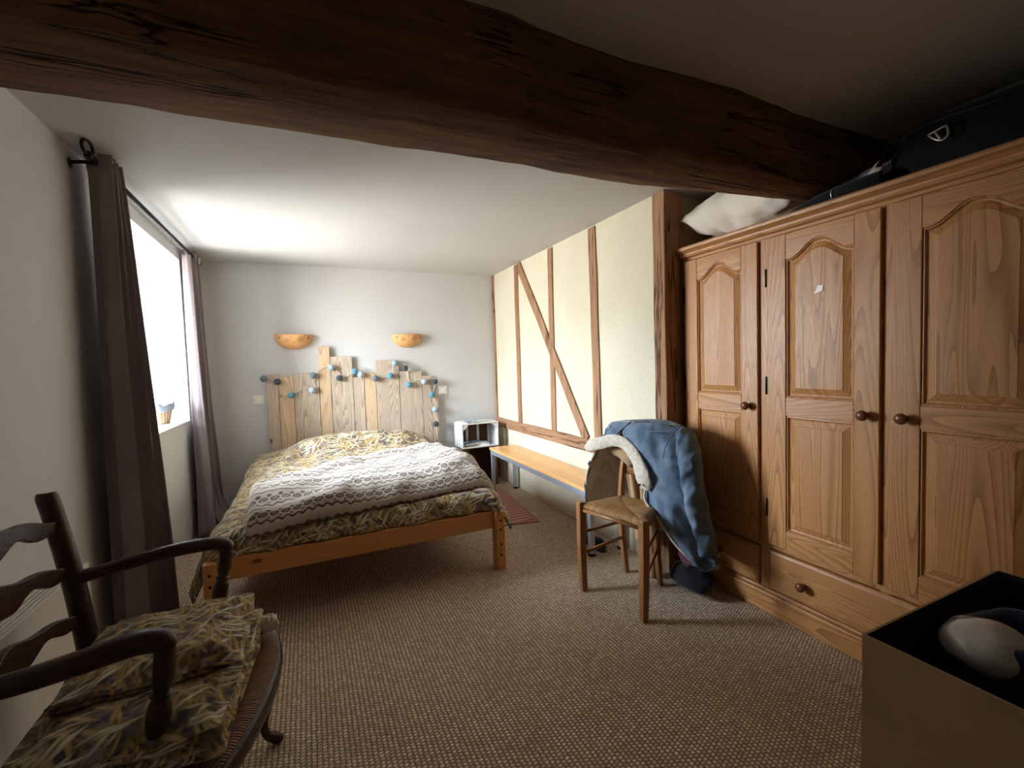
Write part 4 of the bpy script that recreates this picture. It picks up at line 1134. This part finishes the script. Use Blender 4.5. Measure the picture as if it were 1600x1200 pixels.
part('stretcher', [(-.38, 1.098, .15, .011), (-.38, 1.625, .15, .011)], 8, 1)
b = BM(); lay = b.loops.layers.uv.verify()
def seatP(a, d):
    v = (a + 1) / 2; u = (d + 1) / 2      # a: -1 back .. 1 front ; d: -1 near .. 1 far
    yb_, yf = lerp(1.10, 1.61, u), lerp(1.06, 1.69, u)
    xf = -.205 + .045 * u + .068 * sin(pi * u) ; xb = -.60
    return lerp(xb, xf, v), lerp(yb_, yf, v)
n = 50; V = []
for j in range(n + 1):
    row = []
    for i in range(n + 1):
        a, d = sin((i / n * 2 - 1) * pi / 2), sin((j / n * 2 - 1) * pi / 2); x, y = seatP(a, d); m_ = max(abs(a), abs(d))
        row.append((b.verts.new((x, y, .415 + .028 * (1 - m_ ** 10) ** .5 - .012 * (1 - m_) - .005 * exp(-abs(abs(a) - abs(d)) * 14))), a, d))
    V.append(row)
for j in range(n):
    for i in range(n):
        q = [V[j][i], V[j][i + 1], V[j + 1][i + 1], V[j + 1][i]]; f = b.faces.new([t[0] for t in q]); f.smooth = True
        am = sum(t[1] for t in q) / 4; dm = sum(t[2] for t in q) / 4
        for l, t in zip(f.loops, q): l[lay].uv = (t[2] * .29, t[1] * .2) if abs(am) > abs(dm) else (t[1] * .22, t[2] * .3)
obj('seat', b, 'rushd', ac, smooth=True, solid=.02, soff=-1)
# bedding on the armchair: big folded cover + smaller folded case
def fold_stack(name, label, c, sx, sy, layers, th, rz, seed, mat='duvet', sink=0):
    b = BM(); cr_, sr_ = cos(rz), sin(rz)
    H = layers * th; NU, NV = 60, 60
    def edge(u, v): return min(u, 1 - u, v, 1 - v)
    def P(u, v, z):
        a, d = (u - .5) * sx, (v - .5) * sy
        a *= 1 + .05 * nz(v * 2, seed); d *= 1 + .05 * nz(u * 2, seed + 3)
        return (c[0] + a * cr_ - d * sr_, c[1] + a * sr_ + d * cr_, c[2] + z)
    # body: loop section, top soft, sides pleated
    NS = layers * 6
    def side_off(k):      # bulge per layer
        return .018 * abs(sin(pi * k * layers)) ** .6 - .009
    def top(u, v):
        e = edge(u, v); h = H + .022 * smooth(e * 6) + .014 * nz(u * 3.5, v * 3.5, seed) + .006 * nz(u * 11, v * 8, seed)
        return P(u, v, h - (0 if e > 1e-6 else .0))
    grid(b, top, NU, NV, lambda u, v: (u * sx + seed, v * sy))
    M_ = 4 * NU
    def rim(t, k):
        t = (t % 1) * 4; s_ = int(t) % 4; f_ = t - int(t)
        return [(f_, 0), (1, f_), (1 - f_, 1), (0, 1 - f_)][s_]
    def sidef(t, k):
        u, v = rim(t, k); base = top(u, v); z = lerp(base[2], c[2], k)
        o_ = side_off(k) * (1 + .6 * nz(u * 5, v * 5, k * 3)) * min(1, k * 6, (1 - k) * 6 + .2)
        dx, dy = base[0] - c[0], base[1] - c[1]; L = sqrt(dx * dx + dy * dy)
        return (base[0] + dx / L * o_, base[1] + dy / L * o_, z)
    grid(b, lambda t, k: sidef(-t, k), M_, NS, lambda u, v: (u * 2 * (sx + sy), v * H * 1.5 + 7), wrapu=True)
    grid(b, lambda u, v: P(1 - u, v, 0), NU, 2)
    bmesh.ops.remove_doubles(b, verts=b.verts, dist=3e-4)
    return tag(obj(name, b, mat, smooth=True), label, 'bedding')
fold_stack('folded_duvet_cover', 'straw-print duvet cover folded thick on the armchair seat, lower of two', (-.375, 1.345, .444), .38, .50, 3, .020, -.07, 2.)
fold_stack('folded_pillowcase', 'straw-print pillowcase folded flat, upper one on the armchair', (-.365, 1.43, .527), .35, .34, 2, .012, .02, 6.)
pillow('cushion_insert', 'cream cushion corner poking out beside the folded bedding', 'cushion', (-.150, 1.53, .478), .065, .055, .044, .2, 'whitec', 2., n=16)

# ============================================================ BOX
bx = thing('cardboard_box', 'open brown cardboard box in the near right corner', 'box', (1.46, .33, 0))
X0, X1, Y0, Y1, HZ, t_ = 1.13, 1.80, .10, .584, .60, .006
for nm, q in (('side_panel', (X0, X1, Y1 - t_, Y1, 0, HZ)), ('side_panel', (X0, X1, Y0, Y0 + t_, 0, HZ)), ('side_panel', (X0, X0 + t_, Y0 + t_, Y1 - t_, 0, HZ)), ('side_panel', (X1 - t_, X1, Y0 + t_, Y1 - t_, 0, HZ)), ('bottom_panel', (X0 + t_, X1 - t_, Y0 + t_, Y1 - t_, 0, t_))):
    b = BM(); box(b, *q); b.normal_update()
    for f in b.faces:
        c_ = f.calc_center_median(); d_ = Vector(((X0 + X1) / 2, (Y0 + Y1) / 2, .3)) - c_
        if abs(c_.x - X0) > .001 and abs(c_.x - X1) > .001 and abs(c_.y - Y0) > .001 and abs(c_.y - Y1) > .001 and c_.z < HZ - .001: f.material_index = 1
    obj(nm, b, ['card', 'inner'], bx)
b = BM(); ins = t_ + .001
def heap(u, v):
    x, y = lerp(X0 + .01, X1 - .01, u), lerp(Y0 + .01, Y1 - .01, v)
    return (x, y, .44 + .03 * nz(x * 6, y * 6, 1) + .012 * nz(x * 20, y * 20))
grid(b, heap, 40, 30); tag(obj('black_liner', b, 'blackc', smooth='keep', solid=.01), 'black cloth lining heaped inside the cardboard box', 'cloth')
b = BM()
def navy(u, v):
    a = u * 2 * pi; r_ = lerp(.55, 1.25, v); rr = 1 + .12 * sin(3 * a + 1) + .08 * nz(cos(a) * 2, sin(a) * 2, v * 2)
    x = 1.465 + .145 * r_ * rr * cos(a) + .05 * v; y = .455 + .095 * r_ * rr * sin(a) 
    x = min(x, X1 - .02); y = min(y, Y1 - .015)
    z = .505 + .075 * sin(pi * min(1, v * 1.15)) * (1 + .25 * nz(cos(a) * 2, sin(a) * 2, 5)) - .06 * v * v
    return (x, y, z + .006 * nz(x * 25, y * 25, 1))
grid(b, navy, 60, 16, wrapu=True); tag(obj('navy_garment', b, 'navy', smooth='keep', solid=.008), 'navy blue garment bunched around the white parcel in the box', 'clothing')
b = BM(); rot = Matrix.Rotation(.25, 3, 'Z') @ Matrix.Rotation(.10, 3, 'Y')
vs = sphere(b, (1.43, .478, .540), 1, (.098, .085, .060), 36, rot=rot)
for v in b.verts: p = v.co; v.co.z += .009 * nz(p.x * 16, p.y * 16, p.z * 10) + .004 * nz(p.x * 50, p.y * 20, 3); v.co.x += .005 * nz(p.x * 12, p.y * 20, 4)
tag(obj('wrapped_parcel', b, 'film', smooth=True), 'white oval bundle in shiny clear plastic inside the box', 'parcel')
